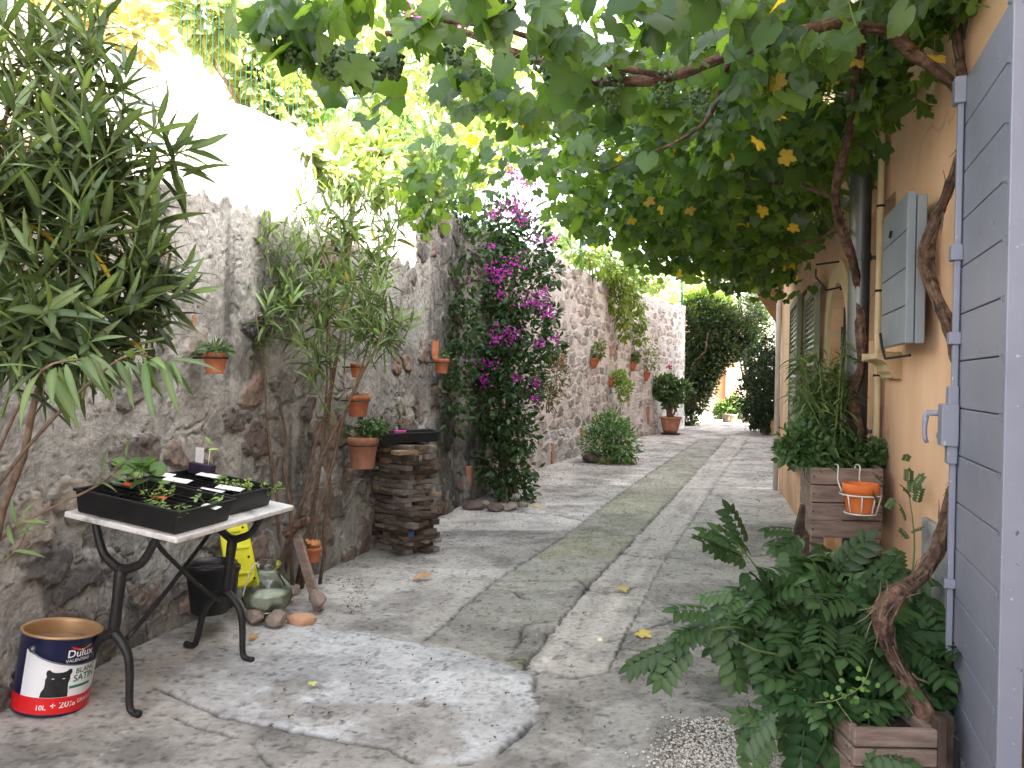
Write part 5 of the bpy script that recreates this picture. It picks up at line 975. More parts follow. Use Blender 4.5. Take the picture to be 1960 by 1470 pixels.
decal('flame_mark', M['yellow_print'], [(R_(24) * RB, .239), (R_(33) * RB, .2365), (R_(42) * RB, .249), (R_(50) * RB, .252), (R_(40) * RB, .243)], .0014)
def lettering(s_, size, phi, z_, mat, slope=0.0, e=.0018, bold=.0):
    cu = bpy.data.curves.new('lettering', 'FONT'); cu.body = s_; cu.size = size; cu.offset = bold * size; cu.resolution_u = 3
    o = bpy.data.objects.new('lettering', cu); col.objects.link(o); dg = bpy.context.evaluated_depsgraph_get(); me = bpy.data.meshes.new_from_object(o.evaluated_get(dg)); bpy.data.objects.remove(o); bpy.data.curves.remove(cu)
    for v in me.vertices:
        xx, yy = v.co.x, v.co.y; v.co = Vector(cyl(R_(phi) + xx / RB, z_ + yy + slope * xx, rad_at(z_) + e))
    me.materials.clear(); me.materials.append(mat); o = bpy.data.objects.new('lettering', me); col.objects.link(o); o.parent = bk
lettering('Dulux', .038, 10, .212, M['white'], .05, bold=.012); lettering('VALENTINE', .0165, 9, .194, M['white'], .05)
lettering('BLANC', .026, 27, .151, M['green_print'], .08, bold=.022); lettering('SATIN', .033, 25, .122, M['green_print'], .08, bold=.024)
lettering('10L', .024, -24, .026, M['white'], .06, bold=.012); lettering('+ 20%', .034, -3, .030, M['white'], .06, bold=.012); lettering('GRATUIT', .020, 38, .040, M['white'], .06, bold=.012)
mb = MB(); e0 = cyl(R_(-42), HB - .05, rad_at(HB - .05) + .004)
P = spline([cyl(R_(p), z_, r) for p, z_, r in ((-42, .235, RB * 1.08), (-25, .214, RB * 1.10), (0, .196, RB * 1.10), (30, .186, RB * 1.09), (70, .19, RB * 1.08), (110, .22, RB * 1.08), (135, .238, RB * 1.07))], 30); mb.tube(P, .0025, 6); mb.build('bail_handle', M['zinc'], bk, smooth=True, local=True)
mb = MB()
for p in (-42, 135): mb.lathe([(0, .012), (.009, .010), (.013, .004), (.013, 0)], cyl(R_(p), .237, rad_at(.237)), 14, None, [np.array([0, 0, 1.]), np.cross(cyl(R_(p), 0, 1), [0, 0, 1.]), cyl(R_(p), 0, 1)])
mb.build('handle_lug', M['zinc'], bk, smooth=True, local=True)

# ================================================================== UNDER AND BESIDE THE TABLE
def up_basis(p, lean=(0, 0)):
    U = unit(np.array([lean[0], lean[1], 1.])); A = unit(np.cross(U, [0, 1., 0])); return A, np.cross(U, A), U
# yellow plastic case leaning on the wall
yc = thing('yellow_case', 'bright yellow plastic case leaning on the wall behind the table leg', 'plastic case', (*atY(450, 1150, 3.98)[:2], .05))
c = atY(452, 1060, 3.98); U = unit(np.array([-.13, .25, 1.])); A = unit(np.array([.93, .30, 0.0]) - U * np.dot([.93, .30, 0.0], U)); N_ = np.cross(A, U)
mb = MB()
def yq(a, n_, z_): return c + A * a + N_ * n_ + U * z_
mb.hexa([yq(-.05, -.09, -.17), yq(.11, -.09, -.17), yq(.11, .0, -.17), yq(-.05, .0, -.17)], [yq(-.075, -.09, .19), yq(.045, -.09, .19), yq(.055, .0, .17), yq(-.085, .0, .17)]); yb = mb.build('body', M['yellow'], yc, bevel=.014, seg=3)
mb = MB(); mb.box(yq(.012, .004, .03), (.10, .008, .015), [A, N_, U]); mb.box(yq(.025, .004, -.10), (.11, .008, .012), [A, N_, U]); mb.box(yq(.0, .006, .12), (.05, .010, .02), [A, N_, U]); mb.build('rib', M['yellow'], yb, bevel=.003)
mb = MB()
for a, z_ in ((-.045, .13), (.035, .13), (-.04, -.02), (.06, -.02), (-.03, -.13), (.085, -.13), (.02, .08)): mb.lathe([(0, .002), (.005, .0018), (.006, 0)], yq(a, .001, z_), 10, None, [A, U, N_])
mb.build('screw', M['dark_line'], yb)
def pot(name, label, cat, c, r, h, mat, group=None, rimh=.22, lean=(0, 0), soil_mat='soil', taper=.72, fol=None, cut=None):
    t = thing(name, label, cat, c, group); Ax = up_basis(c, lean); mb = MB()
    rt = r * .93; mb.lathe([(0, 0), (r * taper * .96, 0), (r * taper, .004), (rt, h * (1 - rimh)), (r, h * (1 - rimh) + .003), (r * 1.01, h - .003), (r * .99, h), (r * .90, h), (r * .88, h * .85), (r * .7, h * .4)], c, 32, None, Ax); mb.build('pot_body', mat, t, smooth=True, bevel=0)
    mb = MB(); mb.lathe([(0, h * .86), (r * .5, h * .87), (r * .885, h * .85)], c, 20, None, Ax); mb.build('soil', M[soil_mat], t)
    return t
def pot_plant(t, c, h, bl, n, tpl, size, c1, c2, mat='leaf', **k):
    mb = MB(); bush(mb, bl, n, tpl, size, c1, c2, **k); mb.build('foliage', M[mat], t); mb = MB(); twigs(mb, np.array(c) + np.array([0, 0, h * .8]), bl, 6, .004, .0015, .02); mb.build('stem', M['green_stem'], t)
for (u, v, Y, r, h, lab) in ((402, 1185, 3.72, .12, .235, 'wide black plastic pot on the ground under the table'), (425, 1125, 3.80, .085, .20, 'smaller black plastic pot stacked behind the wide one under the table')):
    p = atY(u, v, Y); p[2] = .02 if u == 400 else .16; pot('plant_pot', lab, 'plant pot', p, r, h, M['plastic'], 'black plastic pots under the table', rimh=.12)
# stones and glass jar
st = [(487, 1180, 3.92, (.055, .05, .045), 'stone', 'grey stone under the left side of the glass jar'), (527, 1183, 3.90, (.062, .05, .05), 'stone', 'angular grey brown stone in front of the glass jar'), (578, 1170, 3.98, (.085, .045, .042), 'stone_tan', 'smooth tan oblong stone to the right of the glass jar'), (607, 1143, 4.15, (.05, .04, .05), 'stone', 'reddish brown stone at the foot of the leaning plank'), (553, 1148, 4.15, (.035, .03, .025), 'stone', 'small stone behind the tan oblong stone'), (560, 1130, 4.25, (.045, .03, .03), 'stone', 'flat pale stone between the glass jar and the plank')]
for i, (u, v, Y, r, m_, lab) in enumerate(st):
    c = atY(u, v, Y); c[2] = max(r[2] * .8, c[2]) ; 
    if i == 2: c[2] = r[2]
    mb = MB(); mb.rock((0, 0, 0), r, 10 + i, 3, amp=.15 if i == 2 else .35); o = mb.build('stone', M[m_], smooth=(i == 2)); o.location = c; tag(o, lab, 'stone', 'stones round the glass jar')
jc = atY(511, 1165, 4.02); jc[2] = .075; Rj = 42 * 4.02 / F_PX
jar = thing('glass_jar', 'ribbed greenish glass jar half full of pale sand on the stones', 'jar', jc)
fl_ = lambda th, z_: 1 + .035 * np.cos(10 * th) * math.sin(math.pi * min(1, max(0, z_ / .17)))
pj = [(r * 1.08, z * 1.17) for r, z in [(.05, 0), (.085, .01), (.105, .035), (.117, .065), (.114, .095), (.098, .125), (.075, .148), (.060, .165), (.058, .185), (.062, .203), (.070, .212)]]
mb = MB(); o_ = [(r, z_) for r, z_ in pj]; i_ = [(r - .004, z_ + .003 if z_ < .2 else z_) for r, z_ in pj[::-1]]; mb.lathe([(0, 0)] + o_ + [(.070, .252)], jc, 60, fl_); mb.build('jar_body', M['glass'], jar, smooth=True)
mb = MB(); mb.lathe([(0, .006), (.085, .016), (.105, .038), (.118, .072), (.118, .088), (.06, .092), (0, .09)], jc, 40); mb.build('sand', mk('pale_sand', (.42, .41, .33), (.58, .56, .47), sc=30, rough=.9, bump=.2), jar, smooth=True)
mb = MB(); mb.tube(spline([jc + np.array([-.03, -.03, .245]), jc + np.array([-.055, -.05, .25]), jc + np.array([-.080, -.075, .18]), jc + np.array([-.095, -.09, .10])], 14), .0035, 6); mb.build('cord', M['white_wire'], jar)
# leaning plank and branch
pa_ = atY(612, 1130, 4.2); pa_[2] = .02; pb_ = atY(562, 1005, 4.45); d = unit(pb_ - pa_); A = unit(np.cross(d, [0.3, 1, 0])); mb = MB(); L = np.linalg.norm(pb_ - pa_); mb.box((0, 0, 0), (.055, .022, L), [A, np.cross(d, A), d]); o = mb.build('leaning_plank', M['wood_grey'], bevel=.003); o.location = (pa_ + pb_) / 2; tag(o, 'weathered narrow plank leaning beside the glass jar', 'plank')
pa_ = atY(545, 1025, 4.40); pb_ = atY(592, 995, 4.4); mb = MB(); mb.tube(spline([pa_ - pa_, (pb_ - pa_) * .5 + np.array([0, 0, .01]), pb_ - pa_], 12), np.linspace(.022, .028, 12), 10, bark(4, 2, .15)); o = mb.build('cut_branch', M['bark'], smooth=True); o.location = pa_; tag(o, 'short thick cut branch lying across the top of the leaning plank', 'branch')

# ================================================================== POTS ON THE WALLS
def wall_ring(t, c, r, n):
    mb = MB(); th = np.linspace(0, 2 * math.pi, 20); mb.tube([c + np.array([r * math.cos(q), r * math.sin(q), 0]) for q in th], .004, 6); mb.tube([c - np.array([n[0], n[1], 0]) * r, c - np.array([n[0], n[1], 0]) * (r + .1)], .005, 6); mb.build('wall_bracket', M['iron'], t)
wp_ = [(412, 715, 46, 40, .13, 'terracotta pot of spiky green cactus hanging on the wall above the table', 'cactus'),
       (684, 722, 28, 26, .12, 'terracotta pot hidden high behind the oleander leaves on the wall', None), (685, 797, 44, 40, .13, 'bright terracotta pot with dry stalks on the wall, above the big pot', 'dry'),
       (694, 896, 60, 60, .17, 'largest terracotta wall pot with leafy plant beside the wood stack', 'leafy'), (845, 715, 30, 28, .14, 'small terracotta pot on the wall left of the bougainvillea', 'small')]
for (u, v, w, h, off, lab, kind) in wp_:
    p = onL(u, v, off); k = p[1] / F_PX; r = w * k / 2; hh = h * k; t = pot('potted_plant' if kind else 'wall_pot', lab, 'potted plant' if kind else 'plant pot', p, r, hh, M['terracotta'] if u != 694 else M['terracotta_old'], 'pots hanging on the stone wall')
    q, d, n = lw_at(float(np.interp(p[1], LW[:, 1], LCUM))); wall_ring(t, p + np.array([0, 0, hh * .74]), r * 1.02, n); top = p + np.array([0, 0, hh])
    if kind == 'cactus':
        mb = MB(); n_ = 260; D = rdir(n_); D[:, 2] = np.abs(D[:, 2]) * .4 + .0; place(mb, NARROW, top + D * r * .55 + np.array([0, 0, .01]), D + np.array([0, 0, -.15]), rdir(n_) + np.array([0, 0, .6]), .07, cols(n_, (.05, .09, .04), (.13, .18, .09))); mb.build('foliage', M['leaf'], t)
        mb = MB(); mb.box(p + np.array([-.045 - n[0] * .10, -n[1] * .1, hh + .10]), (.045, .03, .17)); mb.build('brick_slot', M['terracotta_old'], t)
    elif kind == 'leafy': pot_plant(t, p, hh, [(top + np.array([.02, 0, .05]), .07, 1), (top + np.array([.09, 0, .06]), .06, 1), (top + np.array([-.07, 0, .02]), .05, .6)], 420, OVATE, .035, (.03, .07, .025), (.10, .17, .06))
    elif kind == 'dry': pot_plant(t, p, hh, [(top + np.array([0, 0, .015]), .05, 1)], 60, NARROW, .06, (.25, .16, .10), (.45, .35, .28), mat='dry_leaf')
    elif kind == 'small':
        pot_plant(t, p, hh, [(top + np.array([0, 0, .03]), .05, 1)], 60, OVATE, .03, (.06, .09, .04), (.14, .16, .08))
        mb = MB(); mb.box(p + np.array([-.055, -.02, hh + .08]), (.05, .03, .16)); mb.build('tile_piece', M['terracotta'], t)
def wall_pocket(u, v, w, h, lab, plantk):
    p = onL(u, v, .02); k = p[1] / F_PX; r = w * k / 2 * 1.1; hh = h * k; q, d, n = lw_at(float(np.interp(p[1], LW[:, 1], LCUM))); Ax = [np.array([d[0], d[1], 0]), np.array([n[0], n[1], 0]), np.array([0, 0, 1.])]
    t = thing('wall_planter', lab, 'wall pot', p, 'half round pots on the far wall'); mb = MB(); mb.lathe([(.02, -hh), (r * .45, -hh * .95), (r * .8, -hh * .5), (r * .95, -hh * .15), (r, -hh * .12), (r * 1.03, 0), (r * .93, 0), (r * .8, -hh * .3), (0, -hh * .3)], p, 24, None, Ax, half=True); mb.build('pot_body', M['terracotta'], t, smooth=True)
    c = p + np.array([n[0], n[1], 0]) * r * .5
    if plantk == 'up': pot_plant(t, c - np.array([0, 0, .05]), .05, [(c + np.array([.03, 0, r * .9]), r * .8, 1), (c + np.array([.06, 0, r * 1.7]), r * .55, .6)], 200, OVATE, .07, (.10, .13, .06), (.22, .25, .12))
    elif plantk == 'trail': pot_plant(t, c, .0, [(c + np.array([.12, 0, .0]), .14, 1), (c + np.array([.2, -.05, -.18]), .16, 1), (c + np.array([.2, -.05, -.38]), .10, .6), (c, .10, .5)], 900, OVATE, .06, (.16, .25, .06), (.30, .40, .13))
    elif plantk == 'wisp': pot_plant(t, c, .0, [(c + np.array([.0, 0, .3]), .22, 1), (c + np.array([.02, 0, .6]), .2, .6), (c + np.array([-.15, 0, .05]), .12, .6)], 260, SMALL, .08, (.10, .14, .05), (.20, .24, .10))
for q in ((1134, 686, 26, 20, 'half round wall pot with a stiff upright plant, nearest of the far wall', 'up'), (1168, 722, 22, 20, 'half round wall pot with bright green trailing plant', 'trail'), (1209, 693, 18, 18, 'half round wall pot under the creeper with a small upright plant', 'up'), (1235, 712, 20, 18, 'half round wall pot with tall wispy plant near the big bowl pot', 'wisp')): wall_pocket(*q)
p = atY(598, 1075, 4.55); t = pot('potted_plant', 'small terracotta bowl pot with dry leaves behind the leaning plank', 'potted plant', p, .052, .085, M['terracotta'], None, .25)
mb = MB(); n_ = 14; place(mb, VINE, p + np.array([0, 0, .09]) + rng.normal(size=(n_, 3)) * .018, rdir(n_), rdir(n_) + np.array([0, 0, 1.]), .03, cols(n_, (.35, .16, .06), (.5, .28, .12))); mb.build('dry_foliage', M['dry_leaf'], t)
# big bowl with flowering shrub
b = G(1283, 832); Y = b[1]; r = 42 * Y / F_PX / 2; h = 30 * Y / F_PX; c = np.array([b[0], b[1], .05]); t = thing('potted_shrub', 'wide terracotta bowl with a pink flowering shrub at the end of the wall', 'potted plant', c)
mb = MB(); mb.lathe([(0, 0), (r * .6, 0), (r * .72, h * .2), (r * .88, h * .7), (r * .92, h * .88), (r * 1.03, h * .89), (r * 1.03, h), (r * .92, h), (r * .85, h * .8), (0, h * .82)], c, 32); mb.build('pot_body', M['terracotta_old'], t, smooth=True)
mb = MB(); mb.lathe([(0, -.045), (r * .8, -.045), (r * .92, -.01), (r * .86, -.012), (0, -.02)], c, 24); mb.build('saucer', M['stone_dark'], t)
bl = blobs_px([(1275, 745, 20, Y), (1298, 750, 18, Y), (1262, 740, 16, Y), (1310, 745, 12, Y), (1285, 765, 16, Y), (1280, 735, 16, Y)]); mb = MB(); bush(mb, bl, 800, OVATE, .13, (.035, .075, .025), (.10, .17, .06)); mb.build('foliage', M['leaf'], t); mb = MB(); twigs(mb, c + np.array([0, 0, h * .8]), bl, 9, .025, .008, .05); mb.build('stem', M['stem'], t)
mb = MB()
for (u, v, r_f) in ((1270, 731, 6), (1262, 729, 4), (1278, 700, 6), (1282, 703, 4)): q = atY(u, v, Y - .1); P = q + rng.normal(size=(22, 3)) * .8 * r_f * Y / F_PX * .5; place(mb, OVATE, P, rdir(22), rdir(22) + np.array([0, -1., .3]), .05, cols(22, (.30, .03, .08), (.42, .10, .16)))
mb.build('flower', M['petal'], t)
# rocks
rk = [(1140, 880, 26, 13, 'stone_dark', 'dark rough rock against the far wall'), (1160, 882, 13, 11, 'stone_tan', 'small tan rock in front of the green bush'), (905, 970, 22, 12, 'stone_dark', 'dark rock left of the bougainvillea foot'), (945, 974, 18, 11, 'stone_dark', 'pale speckled rock in the middle of the bougainvillea foot'), (975, 972, 20, 10, 'stone', 'low dark rock at right of the bougainvillea foot'), (925, 968, 14, 10, 'stone', 'small rock between the two left rocks of the bougainvillea foot'), (1000, 968, 12, 7, 'stone', 'flat little rock farthest right at the bougainvillea foot')]
for i, (u, v, rx, rz, m_, lab) in enumerate(rk):
    b = G(u, v + rz * .6); k = b[1] / F_PX; mb = MB(); mb.rock((0, 0, 0), (rx * k, rx * k * .8, rz * k), 40 + i); o = mb.build('rock', M[m_]); o.location = (b[0], b[1] + rx * k * .5, rz * k * .6); tag(o, lab, 'rock', 'rocks along the foot of the wall')

# ================================================================== WOOD STACK
gA = np.array([*G(778, 1066), 0]); gB = np.array([*G(708, 1046), 0]); gC = np.array([*G(833, 1050), 0]); ea = unit(gB - gA); eb = unit(gC - gA); eb = unit(eb - ea * np.dot(ea, eb))
la = np.linalg.norm(gB - gA); lb_ = max(.30, np.linalg.norm(gC - gA)) * .84; zs = 0.003; layer = 0
wm_ = [M['wood_dark'], mk('brown_offcut', (.07, .05, .04), (.15, .11, .085), sc=14, rough=.9, bump=.2, stretch=(1, 1, 4)), mk('grey_offcut', (.12, .10, .09), (.22, .185, .16), sc=14, rough=.9, bump=.2, stretch=(1, 1, 4)), mk('fresh_offcut', (.22, .15, .09), (.32, .23, .15), sc=14, rough=.85, bump=.15, stretch=(1, 1, 4))]
topz = 0.80
while zs < topz - .03:
    th = rng.uniform(.024, .044); th = min(th, topz - zs); alt = layer % 2; nbd = 4
    lean_x = .03 * math.sin(layer * .9) + .02 * rng.normal(); big = 1.12 if 6 <= layer <= 8 else 1.0
    for i in range(nbd):
        Lx, W_ = (la, lb_) if alt == 0 else (lb_, la); dirL, dirW = (ea, eb) if alt == 0 else (eb, ea); L = Lx * rng.uniform(.82, 1.14) * big; w = W_ / nbd * rng.uniform(.60, .97) * (1 if i else 1.0)
        a0 = rng.normal() * .02 - .012; cpos = gA + dirL * (Lx / 2 + a0 + lean_x * .5) + dirW * (W_ * (i + .5) / nbd + lean_x * .3) + np.array([0, 0, zs + th / 2]); yaw = rng.normal() * .07; dL = dirL * math.cos(yaw) + dirW * math.sin(yaw); dW = np.cross([0, 0, 1.], dL)
        mi = rng.choice(4, p=[.28, .30, .40, .02]) if layer < 21 else rng.choice(4, p=[.1, .2, .3, .4]); hh = th * (rng.uniform(.66, .99) if i else .99); mb = MB(); mb.box((0, 0, 0), (L, w, hh), [dL, dW, (0, 0, 1)]); m_ = wm_[mi]
        lab = {0: 'almost black weathered offcut in the wood stack', 1: 'brown offcut in the wood stack', 2: 'grey weathered offcut in the wood stack', 3: 'fresh yellow brown offcut in the wood stack'}[mi]
        if layer == 4 and i == 0: lab = 'offcut with a blue painted end low in the wood stack'
        o = mb.build('wood_offcut', m_, bevel=.002); o.location = cpos; tag(o, lab, 'offcut', 'offcuts with a blue end in the stack' if 'blue' in lab else ['almost black', 'brown', 'grey', 'fresh'][mi] + ' offcuts in the wood stack')
        if layer == 4 and i == 0:
            e = MB(); e.box(-dL * (L / 2 + .001), (.003, w * .98, hh * .96), [dL, dW, (0, 0, 1)]); e.build('painted_end', M['blue'], o, local=True)
    zs += th; layer += 1
ZT_ = zs; AXP = [ea, np.cross([0, 0, 1.], ea), np.array([0, 0, 1.])]
tl = atY(725, 830, 5.75); tr_ = atY(845, 822, 5.75); cc = gA + ea * la * .5 + eb * lb_ * .5; cc[2] = ZT_ + .012; A_ = unit(np.array([.93, .36, .035])); B_ = unit(np.cross([0, 0, 1.], A_)); U_ = np.cross(A_, B_)
t3, q3 = tray('seed_tray', 'empty black tray resting on top of the wood stack', [A_, B_, U_], cc, .46, .30, .075, (2, 2), .25)
mb = MB(); mb.box((0, 0, 0), (.09, .03, .02), [A_, B_, U_]); o = mb.build('pink_sponge', M['pink'], bevel=.004); o.location = q3(-.06, -.10, .082); tag(o, 'small pink sponge on the tray over the wood stack', 'sponge')

# ================================================================== PLANTERS AND PLANTS ON THE RIGHT
pf = atY(1619, 1030, 3.62); fl_p = atY(1550, 1030, 3.62); fr_p = atY(1688, 1030, 3.62); PW = np.linalg.norm(fr_p - fl_p); ztp = atY(1619, 895, 3.62)[2]; zbt = atY(1619, 1030, 3.62)[2]
ax_ = unit(np.array([1.0, .0, 0])); ay_ = unit(np.array([.27, 1., 0])); t = thing('wooden_planter', 'grey wooden planter box on legs full of tall herbs by the house wall', 'planter', (pf[0], pf[1], 0)); PD = .50
def pq(a, b, z_): return np.array([fl_p[0], fl_p[1], 0]) + ax_ * a + ay_ * b + np.array([0, 0, z_])
mb = MB(); n = 4; hh = (ztp - zbt) / n
for i in range(n):
    z_ = zbt + hh * (i + .5); mb.box(pq(PW / 2, 0, z_), (PW - .004, .022, hh - .005), [ax_, ay_, ZZ]); mb.box(pq(PW / 2, PD, z_), (PW, .022, hh - .005), [ax_, ay_, ZZ])
    for a in (0.011, PW - .011): mb.box(pq(a, PD / 2, z_), (.022, PD - .03, hh - .005), [ax_, ay_, ZZ])
mb.build('side_board', M['wood_grey'], t, bevel=.004)
for a in (.035, PW - .035):
    for b in (.03, PD - .03): mb = MB(); mb.box(pq(a, b, (zbt + .005) / 2), (.06, .05, zbt - .005), [ax_, ay_, ZZ]); mb.build('leg', M['wood_grey'], t, bevel=.004)
mb = MB(); mb.box(pq(PW / 2, PD / 2, ztp - .05), (PW - .05, PD - .05, .03), [ax_, ay_, ZZ]); mb.build('soil', M['soil'], t)
mb = MB()
for i in range(n):
    for a in (.012, PW - .012): mb.lathe([(0, .0025), (.003, .002), (.004, 0)], pq(a, -.0115, zbt + hh * (i + .5)), 8, None, [ax_, ZZ, -ay_])
mb.build('nail', M['dark_line'], t)
# tall herbs in the planter
ht = thing('tall_herbs', 'tall leafy herb stems with drooping narrow leaves growing in the raised wooden planter', 'herbs', pq(PW / 2, PD / 2, ztp)); mbl = MB(); mbs = MB()
for i in range(44):
    b = pq(rng.uniform(.03, PW - .15), rng.uniform(.08, PD - .05), ztp - .04); u_t = rng.uniform(1515, 1645); tip = atY(u_t, rng.uniform(625, 760), b[1] + rng.normal() * .05 + .1); mid = (b + tip) / 2 + rng.normal(size=3) * .02; P = spline([b, mid, tip], 14); mbs.tube(P, np.linspace(.0035, .0015, 14), 5, cap=False)
    m = 30; f = rng.uniform(.12, 1, m); pos = P[(f * 13).astype(int)] + rng.normal(size=(m, 3)) * .01; A = rdir(m) * np.array([1, 1, .2]) + np.array([0, 0, .1]); place(mbl, HERB, pos, A, rdir(m) * .3 + np.array([0, 0, 1.]), rng.uniform(.06, .12, m), cols(m, (.05, .09, .03), (.13, .19, .07)))
mbl.build('foliage', M['leaf'], ht); mbs.build('stem', M['green_stem'], ht)
lh = thing('low_herbs', 'low bushy herbs spilling over the rim of the raised wooden planter', 'herbs', pq(PW / 2, .1, ztp)); mbl = MB()
bl = blobs_px([(1530, 850, 38, 3.75), (1560, 870, 34, 3.7), (1510, 865, 24, 3.75), (1600, 870, 26, 3.75), (1640, 870, 30, 3.8), (1665, 860, 22, 3.8), (1560, 830, 34, 3.8), (1590, 850, 36, 3.9), (1680, 870, 14, 3.8)]); bush(mbl, bl, 1900, OVATE, .035, (.03, .07, .025), (.09, .16, .055)); mbl.build('foliage', M['leaf'], lh); mbs = MB(); twigs(mbs, pq(PW / 2, .15, ztp - .04), bl, 18, .004, .0015, .02); mbs.build('stem', M['green_stem'], lh)
# orange pot in a white wire holder
oc = atY(1646, 980, 3.48); r = 33 * 3.48 / F_PX; h = 55 * 3.48 / F_PX
t = pot('flower_pot', 'bright orange empty pot in a white wire holder hung on the planter', 'flower pot', oc, r, h, M['orange_pot'], None, .30); mb = MB()
for zz, rr in ((h * .62, r * 1.12), (-.004, r * .85)):
    th = np.linspace(0, 2 * math.pi, 26); mb.tube([oc + np.array([rr * math.cos(q), rr * math.sin(q), zz]) for q in th], .0035, 6)
for q in (-2.6, -1.9, -1.2, -.5): mb.tube([oc + np.array([r * 1.12 * math.cos(q), r * 1.12 * math.sin(q), h * .62]), oc + np.array([r * .85 * math.cos(q), r * .85 * math.sin(q), -.004])], .003, 6)
for dx in (-.05, .05): mb.tube(spline([oc + np.array([dx, r * 1.0, h * .62]), np.array([oc[0] + dx, pf[1] - .016, oc[2] + h]), np.array([oc[0] + dx, pf[1] - .018, ztp + .008]), np.array([oc[0] + dx, pf[1] + .03, ztp + .008]), np.array([oc[0] + dx, pf[1] + .03, ztp - .03])], 16), .0035, 6)
mb.build('wire_holder', M['white_wire'], t, smooth=True)
# leaning dark board behind the big shrub
pa_ = atY(1478, 1108, 4.0); pa_[2] = .01; pb_ = atY(1542, 968, 3.85); d = unit(pb_ - pa_); A = unit(np.cross(d, [0., 1, 0])); mb = MB(); mb.box((0, 0, 0), (.045, .03, np.linalg.norm(pb_ - pa_)), [A, np.cross(d, A), d]); o = mb.build('leaning_board', M['wood_dark'], bevel=.003); o.location = (pa_ + pb_) / 2; tag(o, 'dark wooden board leaning against the raised planter', 'board')
# low planter at the bottom right
lp = atY(1720, 1470, 2.28); t = thing('wooden_planter', 'low weathered wooden planter at the foot of the vine trunk', 'planter', (lp[0], 2.4, 0)); lz = atY(1720, 1392, 2.28)[2]; lx0 = atY(1632, 1400, 2.28)[0]; lx1 = atY(1792, 1400, 2.28)[0]
mb = MB(); n = 5
for i in range(n):
    hh = (lz - .01) / n; z_ = .01 + hh * (i + .5); mb.box(((lx0 + lx1) / 2, 2.28, z_), (lx1 - lx0, .024, hh - .006))
    mb.box((lx1 - .012, 2.28 + .27, z_), (.024, .5, hh - .006)); mb.box((lx0 + .012, 2.28 + .27, z_), (.024, .5, hh - .006)); mb.box(((lx0 + lx1) / 2, 2.81, z_), (lx1 - lx0, .024, hh - .006))
mb.build('side_board', M['wood_grey'], t, bevel=.005); mb = MB(); mb.box(((lx0 + lx1) / 2, 2.55, lz - .05), (lx1 - lx0 - .06, .48, .03)); mb.build('soil', M['soil'], t)
mb = MB(); mb.box((lx1 + .012, 2.29, (lz + .03) / 2), (.024, .05, lz + .03)); mb.box((lx1 + .05, 2.33, (lz + .02) / 2), (.04, .04, lz + .02)); mb.build('corner_post', M['wood_dark'], t, bevel=.003)
p = atY(1600, 1478, 2.2); p[2] = .0; pot('plant_pot', 'terracotta pot half hidden by leaves at the bottom edge beside the low planter', 'plant pot', p, .075, .13, M['orange_pot'])
# big pinnate shrub
b0 = np.array([1.02, 2.75, .0]); t = plant('pinnate_shrub', 'large dark green shrub with feathery leaves spreading from the low planter over the path', 'shrub', b0); mbl = MB()
bl = blobs_px([(1600, 1140, 70, 3.0), (1540, 1150, 70, 2.9), (1480, 1180, 70, 2.75), (1600, 1190, 90, 2.75), (1680, 1150, 70, 2.8), (1700, 1240, 90, 2.65), (1540, 1220, 75, 2.65), (1440, 1210, 50, 2.65), (1740, 1160, 55, 2.8), (1760, 1250, 55, 2.6), (1780, 1310, 40, 2.55), (1640, 1280, 70, 2.6), (1560, 1100, 40, 3.1), (1625, 1095, 42, 3.1), (1710, 1090, 36, 3.1), (1600, 1330, 55, 2.5), (1550, 1350, 50, 2.45), (1660, 1360, 50, 2.45), (1590, 1410, 45, 2.4), (1720, 1340, 55, 2.5), (1390, 1210, 26, 2.6, .8), (1430, 1110, 30, 2.8, .6)])
P, D, Cn = sample_blobs(bl, 390, .35); A = D * .8 + rdir(390) * .5 + np.array([-.25, -.35, -.25]); N = np.array([[0, -.45, .9]] * 390) + rdir(390) * .35
place(mbl, PINN, P - unit(A) * .08, A, N, rng.uniform(.12, .21, 390), cols(390, (.026, .062, .022), (.064, .118, .042)))
for (u, v, Y, uu, vv, n_) in ((1370, 1215, 2.55, 1300, 1240, 5), (1370, 1190, 2.55, 1330, 1190, 4), (1450, 1100, 2.8, 1390, 1060, 4), (1440, 1080, 2.8, 1420, 1040, 3), (1430, 1140, 2.75, 1390, 1150, 4), (1690, 1010, 3.2, 1690, 920, 3), (1740, 1040, 3.0, 1745, 960, 5), (1745, 980, 3.05, 1735, 900, 4), (1760, 1050, 3.0, 1790, 1030, 4), (1500, 1370, 2.4, 1470, 1380, 3), (1520, 1420, 2.4, 1500, 1410, 3), (1600, 1440, 2.3, 1640, 1440, 4), (1560, 1030, 3.2, 1530, 1020, 4)):
    b = atY(u, v, Y); e = atY(uu, vv, Y); d = unit(e - b)
    for k in range(n_): q = b + (e - b) * rng.random() + rng.normal(size=3) * .015; sc_ = .42 if u > 1680 else 1.0; a = d + rdir(1)[0] * .55 + np.array([0, -.1, -.15]); place(mbl, PINN, q[None], a[None], np.array([[0, -.5, .9]]), np.array([rng.uniform(.11, .17) * sc_]), cols(1, (.03, .07, .025), (.065, .12, .045)))
mbl.build('foliage', M['leaf'], t, smooth=True); mbs = MB(); twigs(mbs, b0 + np.array([.1, 0, .2]), bl, 22, .008, .003, .05)
